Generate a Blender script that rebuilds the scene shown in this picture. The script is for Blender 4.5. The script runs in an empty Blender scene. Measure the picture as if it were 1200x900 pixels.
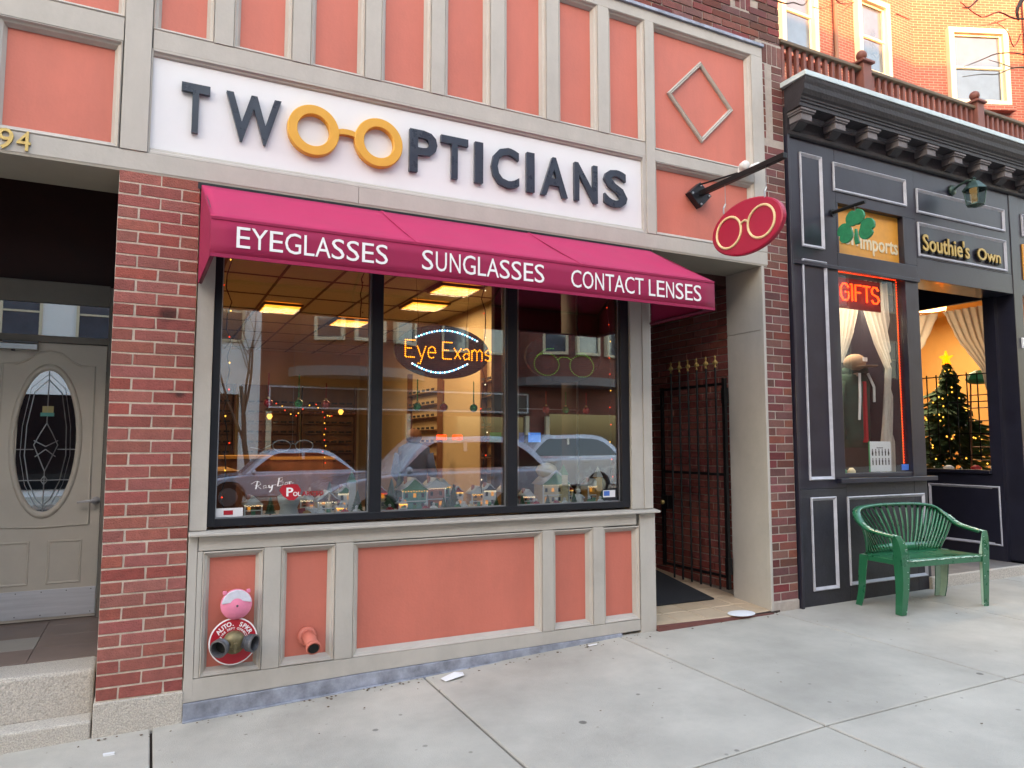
import bpy, bmesh, math, random
from mathutils import Vector, Matrix
random.seed(7)
S = bpy.context.scene
COL = S.collection
R = math.radians
# ---------------------------------------------------------------- camera, sky, sun, exposure
cd = bpy.data.cameras.new('camera'); cam = bpy.data.objects.new('camera', cd); COL.objects.link(cam)
cd.sensor_fit = 'HORIZONTAL'; cd.sensor_width = 36; cd.lens = 843.92/1200*36
cd.clip_start = 0.05; cd.clip_end = 2000
cam.location = (0.2078, -4.4047, 1.4855)
yaw, pitch, roll = R(26.626), R(4.755), R(-0.04)
f = Vector((math.sin(yaw)*math.cos(pitch), math.cos(yaw)*math.cos(pitch), math.sin(pitch)))
r_ = Vector((math.cos(yaw), -math.sin(yaw), 0)); u_ = r_.cross(f)
cam.matrix_world = Matrix.Translation(cam.location) @ Matrix((r_, u_, -f)).transposed().to_4x4()
S.camera = cam
SUN_EL, SUN_AZ = R(10.5), R(208)      # azimuth measured clockwise from +y
w = bpy.data.worlds.new('World'); S.world = w; w.use_nodes = True
nt = w.node_tree; nt.nodes.clear()
sk = nt.nodes.new('ShaderNodeTexSky'); sk.sky_type = 'NISHITA'; sk.sun_disc = False
sk.sun_elevation = SUN_EL; sk.sun_rotation = SUN_AZ; sk.air_density = 1.0; sk.dust_density = 2.0; sk.ozone_density = 1.0
bg = nt.nodes.new('ShaderNodeBackground'); bg.inputs[1].default_value = 0.15
wo = nt.nodes.new('ShaderNodeOutputWorld')
nt.links.new(sk.outputs[0], bg.inputs[0]); nt.links.new(bg.outputs[0], wo.inputs[0])
sd = bpy.data.lights.new('sun', 'SUN'); sun = bpy.data.objects.new('sun', sd); COL.objects.link(sun)
sd.energy = 2.0; sd.angle = R(0.5); sd.color = (1.0, 0.36, 0.12)
tos = Vector((math.sin(SUN_AZ)*math.cos(SUN_EL), math.cos(SUN_AZ)*math.cos(SUN_EL), math.sin(SUN_EL)))
sun.rotation_euler = tos.to_track_quat('Z', 'Y').to_euler(); sun.location = (0, -5, 30)
vs = S.view_settings; vs.view_transform = 'Standard'; vs.look = 'None'; vs.gamma = 1.0
vs.exposure = 3.75
vs.use_white_balance = True; vs.white_balance_temperature = 8200; vs.white_balance_tint = 15
S.cycles.max_bounces = 6; S.cycles.diffuse_bounces = 3; S.cycles.glossy_bounces = 3
S.cycles.transparent_max_bounces = 14; S.cycles.transmission_bounces = 4
S.cycles.caustics_reflective = False; S.cycles.caustics_refractive = False
S.cycles.sample_clamp_indirect = 6.0; S.cycles.use_denoising = True

# ---------------------------------------------------------------- materials
def lin(c): return tuple(((v/255)/12.92 if v/255 <= .04045 else ((v/255+.055)/1.055)**2.4) for v in c)
MAT = {}
def mat(name, rgb, rough=.6, metal=0., vary=.12, vscale=3., dirt=0., bump=0., bscale=60., emit=0., spec=.5, coat=0., stretch=None, rnd=0., sss=0., alpha=1., trans=0.):
    m = bpy.data.materials.new(name); m.use_nodes = True; n = m.node_tree.nodes; L = m.node_tree.links
    b = n['Principled BSDF']; c = lin(rgb)
    tc = n.new('ShaderNodeTexCoord'); src = tc.outputs['Object']
    if rnd: src = n.new('ShaderNodeNewGeometry').outputs['Position']
    OS = src
    if stretch:
        mp = n.new('ShaderNodeMapping'); mp.inputs['Scale'].default_value = stretch; L.new(src, mp.inputs[0]); src = mp.outputs[0]
    no = n.new('ShaderNodeTexNoise'); no.inputs['Scale'].default_value = vscale; no.inputs['Detail'].default_value = 6; no.inputs['Roughness'].default_value = .65
    L.new(src, no.inputs['Vector'])
    mx = n.new('ShaderNodeMix'); mx.data_type = 'RGBA'
    mx.inputs['A'].default_value = (*[max(0, v*(1-vary)) for v in c], 1); mx.inputs['B'].default_value = (*[min(1, v*(1+vary)) for v in c], 1)
    mr = n.new('ShaderNodeMapRange'); mr.inputs[1].default_value = .3; mr.inputs[2].default_value = .7
    L.new(no.outputs['Fac'], mr.inputs[0]); L.new(mr.outputs[0], mx.inputs['Factor']); out = mx.outputs['Result']
    if dirt:
        n2 = n.new('ShaderNodeTexNoise'); n2.inputs['Scale'].default_value = vscale*.35; n2.inputs['Detail'].default_value = 8; n2.inputs['Roughness'].default_value = .7
        L.new(OS, n2.inputs['Vector'])
        m2 = n.new('ShaderNodeMapRange'); m2.inputs[1].default_value = .48; m2.inputs[2].default_value = .75; m2.inputs[3].default_value = 0; m2.inputs[4].default_value = dirt
        L.new(n2.outputs['Fac'], m2.inputs[0])
        dm = n.new('ShaderNodeMix'); dm.data_type = 'RGBA'; dm.inputs['B'].default_value = (*[v*.45+.01 for v in c], 1)
        L.new(out, dm.inputs['A']); L.new(m2.outputs[0], dm.inputs['Factor']); out = dm.outputs['Result']
    if rnd:
        oi = n.new('ShaderNodeObjectInfo'); ge = n.new('ShaderNodeNewGeometry')
        ad = n.new('ShaderNodeMath'); ad.operation = 'ADD'; L.new(oi.outputs['Random'], ad.inputs[0]); L.new(ge.outputs['Random Per Island'], ad.inputs[1])
        wn = n.new('ShaderNodeTexWhiteNoise'); wn.noise_dimensions = '1D'; L.new(ad.outputs[0], wn.inputs['W'])
        hs = n.new('ShaderNodeHueSaturation'); sp = n.new('ShaderNodeSeparateColor'); L.new(wn.outputs['Color'], sp.inputs[0])
        a1 = n.new('ShaderNodeMapRange'); a1.inputs[3].default_value = 1-rnd; a1.inputs[4].default_value = 1+rnd*.8; L.new(sp.outputs[0], a1.inputs[0]); L.new(a1.outputs[0], hs.inputs['Value'])
        a2 = n.new('ShaderNodeMapRange'); a2.inputs[3].default_value = 1-rnd*.6; a2.inputs[4].default_value = 1+rnd*.3; L.new(sp.outputs[1], a2.inputs[0]); L.new(a2.outputs[0], hs.inputs['Saturation'])
        a3 = n.new('ShaderNodeMapRange'); a3.inputs[3].default_value = .5-rnd*.04; a3.inputs[4].default_value = .5+rnd*.04; L.new(sp.outputs[2], a3.inputs[0]); L.new(a3.outputs[0], hs.inputs['Hue'])
        L.new(out, hs.inputs['Color']); out = hs.outputs[0]
    L.new(out, b.inputs['Base Color'])
    rr = n.new('ShaderNodeMapRange'); rr.inputs[3].default_value = max(0, rough-.08); rr.inputs[4].default_value = min(1, rough+.1)
    L.new(no.outputs['Fac'], rr.inputs[0]); L.new(rr.outputs[0], b.inputs['Roughness'])
    b.inputs['Metallic'].default_value = metal; b.inputs['Specular IOR Level'].default_value = spec; b.inputs['Coat Weight'].default_value = coat
    if trans:
        b.inputs['Transmission Weight'].default_value = trans
    if alpha < 1: b.inputs['Alpha'].default_value = alpha
    if bump:
        n3 = n.new('ShaderNodeTexNoise'); n3.inputs['Scale'].default_value = bscale; n3.inputs['Detail'].default_value = 5
        L.new(OS, n3.inputs['Vector'])
        bp = n.new('ShaderNodeBump'); bp.inputs['Strength'].default_value = bump; bp.inputs['Distance'].default_value = .01
        L.new(n3.outputs['Fac'], bp.inputs['Height']); L.new(bp.outputs[0], b.inputs['Normal'])
    if emit:
        b.inputs['Emission Color'].default_value = (*c, 1); b.inputs['Emission Strength'].default_value = emit
    MAT[name] = m
    return m
def glassmat(name, tint=(1, 1, 1), r0=.05, gain=.9):
    m = bpy.data.materials.new(name); m.use_nodes = True; n = m.node_tree.nodes; L = m.node_tree.links; n.clear()
    t = n.new('ShaderNodeBsdfTransparent'); t.inputs[0].default_value = (*tint, 1)
    g = n.new('ShaderNodeBsdfGlossy'); g.inputs['Roughness'].default_value = 0.0
    lw = n.new('ShaderNodeLayerWeight'); lw.inputs[0].default_value = .5
    p = n.new('ShaderNodeMath'); p.operation = 'POWER'; p.inputs[1].default_value = 4.0; L.new(lw.outputs['Facing'], p.inputs[0])
    ma = n.new('ShaderNodeMath'); ma.operation = 'MULTIPLY_ADD'; ma.inputs[1].default_value = gain; ma.inputs[2].default_value = r0; L.new(p.outputs[0], ma.inputs[0])
    mx = n.new('ShaderNodeMixShader'); L.new(ma.outputs[0], mx.inputs[0]); L.new(t.outputs[0], mx.inputs[1]); L.new(g.outputs[0], mx.inputs[2])
    o = n.new('ShaderNodeOutputMaterial'); L.new(mx.outputs[0], o.inputs[0]); MAT[name] = m
    return m
def concrete(name, rgb, spots=True, scale=1.):
    m = mat(name, rgb, .85, vary=.08, vscale=4*scale, dirt=.28, bump=.35, bscale=160, rnd=.05)
    n = m.node_tree.nodes; L = m.node_tree.links; b = n['Principled BSDF']; src = b.inputs['Base Color'].links[0].from_socket
    tc = n.new('ShaderNodeTexCoord'); 
    big = n.new('ShaderNodeTexNoise'); big.inputs['Scale'].default_value = .9; big.inputs['Detail'].default_value = 4; L.new(tc.outputs['Object'], big.inputs['Vector'])
    mr = n.new('ShaderNodeMapRange'); mr.inputs[1].default_value = .35; mr.inputs[2].default_value = .7; mr.inputs[3].default_value = .8; mr.inputs[4].default_value = 1.1; L.new(big.outputs['Fac'], mr.inputs[0])
    mm = n.new('ShaderNodeMix'); mm.data_type = 'RGBA'; mm.blend_type = 'MULTIPLY'; mm.inputs['Factor'].default_value = 1
    L.new(src, mm.inputs['A']); L.new(mr.outputs[0], mm.inputs['B']); out = mm.outputs['Result']
    if spots:
        for sc, th, dark in ((1.9, .03, .4), (3.3, .03, .5), (6.1, .034, .6)):
            mp = n.new('ShaderNodeMapping'); mp.inputs['Scale'].default_value = (sc, sc*1.0, .01); L.new(tc.outputs['Object'], mp.inputs[0])
            v = n.new('ShaderNodeTexVoronoi'); v.inputs['Scale'].default_value = 1; L.new(mp.outputs[0], v.inputs['Vector'])
            nn = n.new('ShaderNodeTexNoise'); nn.inputs['Scale'].default_value = 14; L.new(tc.outputs['Object'], nn.inputs['Vector'])
            sb = n.new('ShaderNodeMath'); sb.operation = 'MULTIPLY_ADD'; sb.inputs[1].default_value = .06*sc/2.2; L.new(nn.outputs['Fac'], sb.inputs[0]); L.new(v.outputs['Distance'], sb.inputs[2])
            lt = n.new('ShaderNodeMapRange'); lt.inputs[1].default_value = th+.03*sc/2.2; lt.inputs[2].default_value = th+.045*sc/2.2; lt.inputs[3].default_value = dark; lt.inputs[4].default_value = 1; L.new(sb.outputs[0], lt.inputs[0])
            k = n.new('ShaderNodeMix'); k.data_type = 'RGBA'; k.blend_type = 'MULTIPLY'; k.inputs['Factor'].default_value = 1
            L.new(out, k.inputs['A']); L.new(lt.outputs[0], k.inputs['B']); out = k.outputs['Result']
    L.new(out, b.inputs['Base Color'])
    return m
trim = mat('grey_trim_paint', (180, 174, 166), .55, vary=.06, vscale=6, dirt=.24, bump=.10, bscale=45, stretch=(1.2, 1, .5))
salmon = mat('salmon_paint', (204, 112, 95), .6, vary=.07, vscale=5, dirt=.2, stretch=(1, 1, .25), bump=.12, bscale=60)
brickm = mat('red_brick', (154, 82, 73), .85, vary=.2, vscale=22, dirt=.35, bump=.9, bscale=110, rnd=.16)
def soot(m, spots):
    n = m.node_tree.nodes; L = m.node_tree.links; b = n['Principled BSDF']; out = b.inputs['Base Color'].links[0].from_socket; ge = n.new('ShaderNodeNewGeometry'); no = n.new('ShaderNodeTexNoise'); no.inputs['Scale'].default_value = 30
    L.new(ge.outputs['Position'], no.inputs['Vector'])
    for (x, z, r_, st) in spots:
        mp = n.new('ShaderNodeMapping'); mp.inputs['Location'].default_value = (-x/r_, 0, -z/r_*1.5); mp.inputs['Scale'].default_value = (1/r_, 0, 1.5/r_); L.new(ge.outputs['Position'], mp.inputs[0])
        ln = n.new('ShaderNodeVectorMath'); ln.operation = 'LENGTH'; L.new(mp.outputs[0], ln.inputs[0]); ad = n.new('ShaderNodeMath'); ad.operation = 'MULTIPLY_ADD'; ad.inputs[1].default_value = .6; L.new(no.outputs['Fac'], ad.inputs[0]); L.new(ln.outputs['Value'], ad.inputs[2])
        mr = n.new('ShaderNodeMapRange'); mr.interpolation_type = 'SMOOTHSTEP'; mr.inputs[1].default_value = .5; mr.inputs[2].default_value = 1.4; mr.inputs[3].default_value = st; mr.inputs[4].default_value = 1; L.new(ad.outputs[0], mr.inputs[0])
        k = n.new('ShaderNodeMix'); k.data_type = 'RGBA'; k.blend_type = 'MULTIPLY'; k.inputs['Factor'].default_value = 1; L.new(out, k.inputs['A']); L.new(mr.outputs[0], k.inputs['B']); out = k.outputs['Result']
    L.new(out, b.inputs['Base Color'])
SOOT = [(.275, 2.205, .075, .22), (.347, 1.762, .04, .25), (.30, 1.775, .03, .4)]
soot(brickm, SOOT)
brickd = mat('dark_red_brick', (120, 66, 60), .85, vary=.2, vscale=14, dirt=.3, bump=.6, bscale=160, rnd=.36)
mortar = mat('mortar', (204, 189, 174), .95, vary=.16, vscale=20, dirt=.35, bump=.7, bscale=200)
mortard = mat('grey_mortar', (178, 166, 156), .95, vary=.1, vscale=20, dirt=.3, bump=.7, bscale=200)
granite = mat('granite', (186, 178, 168), .85, vary=.42, vscale=150, dirt=.3, bump=.8, bscale=90)
slabm = concrete('concrete', (180, 174, 164))
jointm = mat('joint_dirt', (60, 48, 42), .95)
asphalt = mat('asphalt', (62, 62, 64), .9, vary=.2, vscale=40, bump=.5, bscale=200, dirt=.3)
earth = mat('ground_asphalt', (70, 69, 67), .95, vary=.2, vscale=1)
white = mat('white_sign', (226, 226, 228), .35, vary=.02, vscale=3, dirt=.04)
navy = mat('navy_letter', (44, 54, 68), .28, vary=.15, vscale=12, coat=.3)
gold = mat('gold_enamel', (222, 162, 62), .4, vary=.05, vscale=8)
brass = mat('brass', (200, 172, 110), .4, metal=.6, vary=.15, vscale=30)
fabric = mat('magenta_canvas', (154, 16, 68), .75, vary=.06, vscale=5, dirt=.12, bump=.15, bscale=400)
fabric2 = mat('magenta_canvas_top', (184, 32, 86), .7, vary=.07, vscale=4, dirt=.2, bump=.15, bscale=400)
maroon = mat('maroon_metal', (110, 20, 52), .5)
lettering = mat('white_lettering', (238, 236, 236), .5, vary=.02)
blackfr = mat('black_aluminium', (30, 32, 38), .35, metal=.2, vary=.15, vscale=6)
alu = mat('aluminium', (170, 174, 178), .35, metal=.7, vary=.1, vscale=10)
blackpaint = mat('black_gloss_paint', (33, 33, 46), .32, vary=.2, vscale=5, dirt=.3, bump=.06, bscale=18, coat=.3)
blackbase = mat('black_paint_scuffed', (40, 40, 48), .55, vary=.3, vscale=14, dirt=.6, bump=.2, bscale=40)
silvermould = mat('pale_grey_moulding', (176, 176, 184), .45, vary=.15, vscale=10, dirt=.3)
verdigris = mat('zinc_flashing', (196, 208, 208), .5, metal=.2, vary=.12, vscale=6, dirt=.2)
bluemetal = mat('galvanised_flashing', (152, 157, 170), .5, metal=.3, vary=.45, vscale=9, dirt=.5, bump=.2, bscale=30)
corn = mat('weathered_black_cornice', (50, 46, 50), .6, vary=.3, vscale=7, dirt=.5, bump=.4, bscale=40)
corngrey = mat('weathered_grey_block', (112, 106, 108), .7, vary=.2, vscale=12, dirt=.4)
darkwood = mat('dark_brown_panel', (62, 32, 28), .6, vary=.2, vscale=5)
doorm = mat('beige_door_paint', (206, 197, 184), .5, vary=.05, vscale=3, dirt=.2)
doortrim = mat('dark_grey_door_frame', (124, 118, 110), .55, vary=.1, vscale=4)
steel = mat('brushed_steel', (214, 214, 218), .45, metal=.35, vary=.12, vscale=6, dirt=.2, stretch=(.3, 1, 8))
slate = mat('brown_floor_tile', (128, 110, 102), .5, vary=.15, vscale=6, dirt=.4)
slatelight = mat('pale_floor_tile', (158, 152, 144), .5, vary=.1, vscale=6, dirt=.4)
tilem = mat('buff_tile', (200, 176, 148), .55, vary=.08, vscale=8, dirt=.3, rnd=.07)
matm = mat('black_rubber_mat', (40, 42, 46), .9, vary=.3, vscale=60, bump=.8, bscale=300)
iron = mat('black_iron', (18, 18, 20), .45, metal=.3, vary=.2, vscale=20)
goldspike = mat('gold_painted_iron', (190, 160, 96), .5, metal=.3, vary=.2, vscale=40)
signred = mat('crimson_sign', (168, 26, 58), .4, vary=.06, vscale=5)
cream = mat('cream_enamel', (232, 206, 156), .45)
green = mat('green_plastic', (20, 100, 68), .28, vary=.15, vscale=9, coat=.5)
wornwhite = mat('worn_pale_plastic', (178, 206, 190), .6, vary=.1, vscale=20)
shamg = mat('shamrock_green', (14, 120, 80), .5, vary=.2, vscale=20)
orange = mat('amber_sign', (214, 146, 58), .5, vary=.15, vscale=5)
goldleaf = mat('gold_leaf', (190, 156, 86), .35, metal=.3, vary=.15, vscale=30)
fired = mat('red_plate', (178, 28, 44), .4, vary=.1, vscale=6)
bronze = mat('old_bronze', (128, 116, 86), .5, metal=.6, vary=.3, vscale=30, dirt=.5)
dull = mat('dull_grey_metal', (96, 96, 100), .5, metal=.6, vary=.2, vscale=20)
blackhole = mat('dark_interior', (10, 14, 14), .8)
pink = mat('pink_paint', (232, 130, 160), .6, vary=.1, vscale=20)
palepink = mat('chipped_white_paint', (206, 206, 218), .6, vary=.12, vscale=30)
glass = glassmat('window_glass', (.92, .95, .94), .185, .9)
glass2 = glassmat('gift_window_glass', (.95, .96, .95), .045, .55)
glass_thin = glassmat('lamp_glass', (.62, .72, .70), .03, .1)
tan = mat('tan_wall_paint', (192, 166, 126), .8, vary=.06, vscale=2)
ceilm = mat('ceiling_tile', (196, 182, 156), .9, vary=.05, vscale=30, bump=.3, bscale=200)
gridm = mat('ceiling_grid_metal', (96, 80, 60), .6)
lamp_e = mat('warm_light_diffuser', (255, 160, 56), .5, vary=0, emit=.24)
lamp_y = mat('warm_display_lamp', (255, 190, 90), .5, vary=0, emit=.25)
woodm = mat('brown_wood', (110, 70, 44), .5, vary=.25, vscale=5, stretch=(1, 1, .2))
lamp_dim = mat('dim_window_glow', (255, 170, 70), .5, vary=0, emit=.05)
carpet = mat('dark_carpet', (70, 60, 56), .95, vary=.2, vscale=60)
def led(name, rgb, e): return mat(name, rgb, .4, vary=0, emit=e)
led_orange = led('orange_led', (255, 150, 30), .42); led_blue = led('blue_led', (60, 170, 255), .6); led_white = led('white_led', (230, 245, 255), .5)
led_green = led('green_led', (110, 220, 60), .06); neon_red = led('red_neon', (255, 60, 24), .5); bulb_red = led('red_bulb', (255, 60, 30), .22); bulb_warm = led('warm_bulb', (255, 190, 80), .28)
bulb_white = led('white_bulb', (255, 240, 210), .2); star_e = led('orange_star_glow', (255, 130, 30), .3)
signpanel = mat('dark_acrylic', (26, 24, 44), .15, vary=.1)
lace = mat('lace_curtain', (214, 208, 200), .9, vary=.12, vscale=30, alpha=.9)
_n = lace.node_tree.nodes; _L = lace.node_tree.links; _t = _n.new('ShaderNodeBsdfTranslucent'); _t.inputs[0].default_value = (.7, .66, .6, 1); _m = _n.new('ShaderNodeMixShader'); _m.inputs[0].default_value = .45
_L.new(_n['Principled BSDF'].outputs[0], _m.inputs[1]); _L.new(_t.outputs[0], _m.inputs[2]); _L.new(_m.outputs[0], _n['Material Output'].inputs[0])
fir = mat('fir_green', (54, 86, 58), .9, vary=.4, vscale=20)
snow = mat('painted_snow', (222, 226, 230), .8, vary=.05, vscale=20)
red = mat('red_paint', (176, 34, 44), .5); greenp = mat('green_paint', (40, 130, 80), .5); teal = mat('teal_paint', (70, 150, 140), .5)
ivory = mat('ivory_paint', (216, 200, 166), .6, vary=.12, vscale=30); ochre = mat('ochre_paint', (190, 140, 70), .6); rose = mat('rose_paint', (186, 118, 100), .6); blue = mat('blue_cloth', (62, 84, 130), .9); skin = mat('skin', (190, 140, 112), .6); hair = mat('brown_hair', (92, 56, 34), .8)
paper = mat('paper', (224, 224, 226), .8, vary=.03); dark = mat('dark_stuff', (34, 30, 30), .7); postergreen = mat('green_edge', (40, 150, 90), .6)
bark = mat('bark', (84, 68, 58), .95, vary=.3, vscale=30, bump=.7, bscale=80)
wfar = mat('pale_clapboard', (214, 216, 218), .7, vary=.04, vscale=1)
roofm = mat('tar_roof', (70, 68, 66), .95)
carsilver = mat('silver_car_paint', (206, 210, 222), .25, metal=.2, vary=.03, coat=.6); carblue = mat('silver_blue_car_paint', (188, 196, 214), .25, metal=.2, vary=.03, coat=.6)
carglass = mat('car_glass', (14, 16, 20), .08, vary=0, coat=1.); tyre = mat('tyre_rubber', (22, 22, 24), .85); hub = mat('wheel_rim', (150, 152, 156), .3, metal=.8)
winglass = mat('upper_window_glass', (74, 82, 94), .06, vary=.3, vscale=1.2, coat=1., metal=.1); blind = mat('white_blind', (226, 226, 224), .7)
def brickwall(name, c1, c2, mor, axes='xz', bw=.21, rh=.0677):
    m = bpy.data.materials.new(name); m.use_nodes = True; n = m.node_tree.nodes; L = m.node_tree.links; b = n['Principled BSDF']
    tc = n.new('ShaderNodeTexCoord'); sp = n.new('ShaderNodeSeparateXYZ'); cb = n.new('ShaderNodeCombineXYZ')
    L.new(tc.outputs['Object'], sp.inputs[0])
    if axes == 'xz': L.new(sp.outputs[0], cb.inputs[0])
    else: L.new(sp.outputs[1], cb.inputs[0])
    L.new(sp.outputs[2], cb.inputs[1])
    br = n.new('ShaderNodeTexBrick'); br.inputs['Scale'].default_value = 1; br.inputs['Brick Width'].default_value = bw; br.inputs['Row Height'].default_value = rh; br.inputs['Mortar Size'].default_value = .005
    br.inputs['Color1'].default_value = (*lin(c1), 1); br.inputs['Color2'].default_value = (*lin(c2), 1); br.inputs['Mortar'].default_value = (*lin(mor), 1)
    L.new(cb.outputs[0], br.inputs['Vector'])
    no = n.new('ShaderNodeTexNoise'); no.inputs['Scale'].default_value = .8; no.inputs['Detail'].default_value = 6; L.new(tc.outputs['Object'], no.inputs['Vector'])
    mr = n.new('ShaderNodeMapRange'); mr.inputs[1].default_value = .3; mr.inputs[2].default_value = .7; mr.inputs[3].default_value = .78; mr.inputs[4].default_value = 1.12; L.new(no.outputs['Fac'], mr.inputs[0])
    mm = n.new('ShaderNodeMix'); mm.data_type = 'RGBA'; mm.blend_type = 'MULTIPLY'; mm.inputs['Factor'].default_value = 1; L.new(br.outputs['Color'], mm.inputs['A']); L.new(mr.outputs[0], mm.inputs['B'])
    L.new(mm.outputs['Result'], b.inputs['Base Color']); b.inputs['Roughness'].default_value = .85
    bp = n.new('ShaderNodeBump'); bp.inputs['Strength'].default_value = .6; bp.inputs['Distance'].default_value = .008; bp.invert = True; L.new(br.outputs['Fac'], bp.inputs['Height']); L.new(bp.outputs[0], b.inputs['Normal'])
    return m
brick_up = brickwall('upper_brick', (140, 72, 62), (126, 62, 54), (150, 130, 116))
brick_opp = brickwall('opposite_brick', (128, 66, 56), (108, 58, 52), (120, 104, 96))
brick_plain = brickwall('party_brick', (110, 62, 56), (92, 54, 52), (140, 128, 120))

# ---------------------------------------------------------------- geometry helpers
class MB:
    def __init__(s): s.v = []; s.f = []
    def poly(s, pts, faces):
        k = len(s.v); s.v += [tuple(p) for p in pts]; s.f += [tuple(i+k for i in q) for q in faces]; return s
    def box(s, x0, x1, y0, y1, z0, z1):
        return s.poly([(x0, y0, z0), (x1, y0, z0), (x1, y1, z0), (x0, y1, z0), (x0, y0, z1), (x1, y0, z1), (x1, y1, z1), (x0, y1, z1)],
                      [(0, 3, 2, 1), (4, 5, 6, 7), (0, 1, 5, 4), (1, 2, 6, 5), (2, 3, 7, 6), (3, 0, 4, 7)])
    def prism(s, pts, a, b, ax='y'):      # pts 2-D in the other two axes (xz, yz, xy)
        def P(p, t): return (p[0], t, p[1]) if ax == 'y' else ((t, p[0], p[1]) if ax == 'x' else (p[0], p[1], t))
        n = len(pts); V = [P(p, a) for p in pts]+[P(p, b) for p in pts]
        F = [tuple(range(n)), tuple(range(2*n-1, n-1, -1))]+[(i, (i+1) % n, n+(i+1) % n, n+i) for i in range(n)]
        return s.poly(V, F)
    def tube(s, path, r, n=8, closed=False, flat=1.0):
        P = [Vector(p) for p in path]; m = len(P); V = []; F = []
        rr = r if isinstance(r, (list, tuple)) else [r]*m
        up = None
        for i, p in enumerate(P):
            a = P[i-1] if (i > 0 or closed) else P[i]; b = P[(i+1) % m] if (i < m-1 or closed) else P[i]
            t = (b-a).normalized() if (b-a).length > 1e-9 else Vector((0, 0, 1))
            if up is None:
                up = Vector((0, 0, 1)) if abs(t.z) < .9 else Vector((0, 1, 0))
            x = up.cross(t)
            if x.length < 1e-4: x = Vector((1, 0, 0)).cross(t)
            x.normalize(); y = t.cross(x).normalized(); up = y
            for k in range(n):
                an = 2*math.pi*(k+.5)/n; V.append(p+x*math.cos(an)*rr[i]+y*math.sin(an)*rr[i]*flat)
        for i in range(m if closed else m-1):
            j = (i+1) % m
            for k in range(n): F.append((i*n+k, i*n+(k+1) % n, j*n+(k+1) % n, j*n+k))
        if not closed: F += [tuple(range(n-1, -1, -1)), tuple((m-1)*n+k for k in range(n))]
        return s.poly(V, F)
    def lathe(s, prof, c, ax='z', n=16):   # prof: (r, h) along axis; c origin
        c = Vector(c); d = {'x': Vector((1, 0, 0)), 'y': Vector((0, 1, 0)), 'z': Vector((0, 0, 1)), '-y': Vector((0, -1, 0))}[ax] if isinstance(ax, str) else Vector(ax)
        d = d.normalized(); x = d.orthogonal().normalized(); y = d.cross(x); V = []; F = []
        for r, h in prof:
            for k in range(n):
                a = 2*math.pi*k/n; V.append(c+d*h+(x*math.cos(a)+y*math.sin(a))*max(r, 1e-4))
        m = len(prof)
        for i in range(m-1):
            for k in range(n): F.append((i*n+k, i*n+(k+1) % n, (i+1)*n+(k+1) % n, (i+1)*n+k))
        F += [tuple(range(n-1, -1, -1)), tuple((m-1)*n+k for k in range(n))]
        return s.poly(V, F)
    def ball(s, c, r, n=10, sc=(1, 1, 1)):
        V = []; F = []; m = max(4, n//2)
        for i in range(m+1):
            ph = math.pi*i/m
            for k in range(n):
                a = 2*math.pi*k/n; V.append((c[0]+r*sc[0]*max(math.sin(ph), 1e-3)*math.cos(a), c[1]+r*sc[1]*max(math.sin(ph), 1e-3)*math.sin(a), c[2]+r*sc[2]*math.cos(ph)))
        for i in range(m):
            for k in range(n): F.append((i*n+k, (i+1)*n+k, (i+1)*n+(k+1) % n, i*n+(k+1) % n))
        return s.poly(V, F)
    def octa(s, c, r):
        return s.poly([(c[0]+r, c[1], c[2]), (c[0]-r, c[1], c[2]), (c[0], c[1]+r, c[2]), (c[0], c[1]-r, c[2]), (c[0], c[1], c[2]+r), (c[0], c[1], c[2]-r)],
                      [(0, 2, 4), (2, 1, 4), (1, 3, 4), (3, 0, 4), (2, 0, 5), (1, 2, 5), (3, 1, 5), (0, 3, 5)])
    def mould(s, x0, x1, z0, z1, prof, to=None):   # mitred rectangular moulding; prof: (inset, y); to maps local points
        V = []; F = []; m = len(prof)
        for t, y in prof:
            V += [(x0+t, y, z0+t), (x1-t, y, z0+t), (x1-t, y, z1-t), (x0+t, y, z1-t)]
        for i in range(m-1):
            for k in range(4): F.append((i*4+k, i*4+(k+1) % 4, (i+1)*4+(k+1) % 4, (i+1)*4+k))
        if to: V = [to(p) for p in V]
        return s.poly(V, F)
    def mapped(s, fn): s.v = [tuple(fn(p)) for p in s.v]; return s
def mesh_of(mb, name, m=None, smooth=False):
    me = bpy.data.meshes.new(name); me.from_pydata(mb.v, [], mb.f)
    b = bmesh.new(); b.from_mesh(me); bmesh.ops.recalc_face_normals(b, faces=b.faces); b.to_mesh(me); b.free()
    if m: me.materials.append(m)
    if smooth:
        for p in me.polygons: p.use_smooth = True
    me.update(); return me
WL = {}
def props(o, label=None, cat=None, group=None, kind=None):
    if label: o['label'] = label
    if cat: o['category'] = cat
    if group: o['group'] = group
    if kind: o['kind'] = kind
    return o
def thing(name, label, cat, loc=(0, 0, 0), group=None, rz=0):
    o = bpy.data.objects.new(name, None); o.empty_display_size = .1; COL.objects.link(o); o.location = loc; o.rotation_euler.z = rz
    WL[o] = Vector(loc); return props(o, label, cat, group)
def add(mb, name, m, parent=None, bevel=0, smooth=False, local=False, label=None, kind=None, recalc=True):
    o = bpy.data.objects.new(name, mesh_of(mb, name, m, smooth)); COL.objects.link(o)
    if parent is not None:
        o.parent = parent
        if not local: o.location = -WL.get(parent, Vector((0, 0, 0)))
    WL[o] = Vector((0, 0, 0))
    if bevel:
        bv = o.modifiers.new('bevel', 'BEVEL'); bv.width = bevel; bv.segments = 2; bv.limit_method = 'ANGLE'; bv.angle_limit = R(35)
    if label: o['label'] = label
    if kind: o['kind'] = kind
    return o
def single(mb, name, m, label, cat, group=None, **k):
    return props(add(mb, name, m, **k), label, cat, group)
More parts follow.
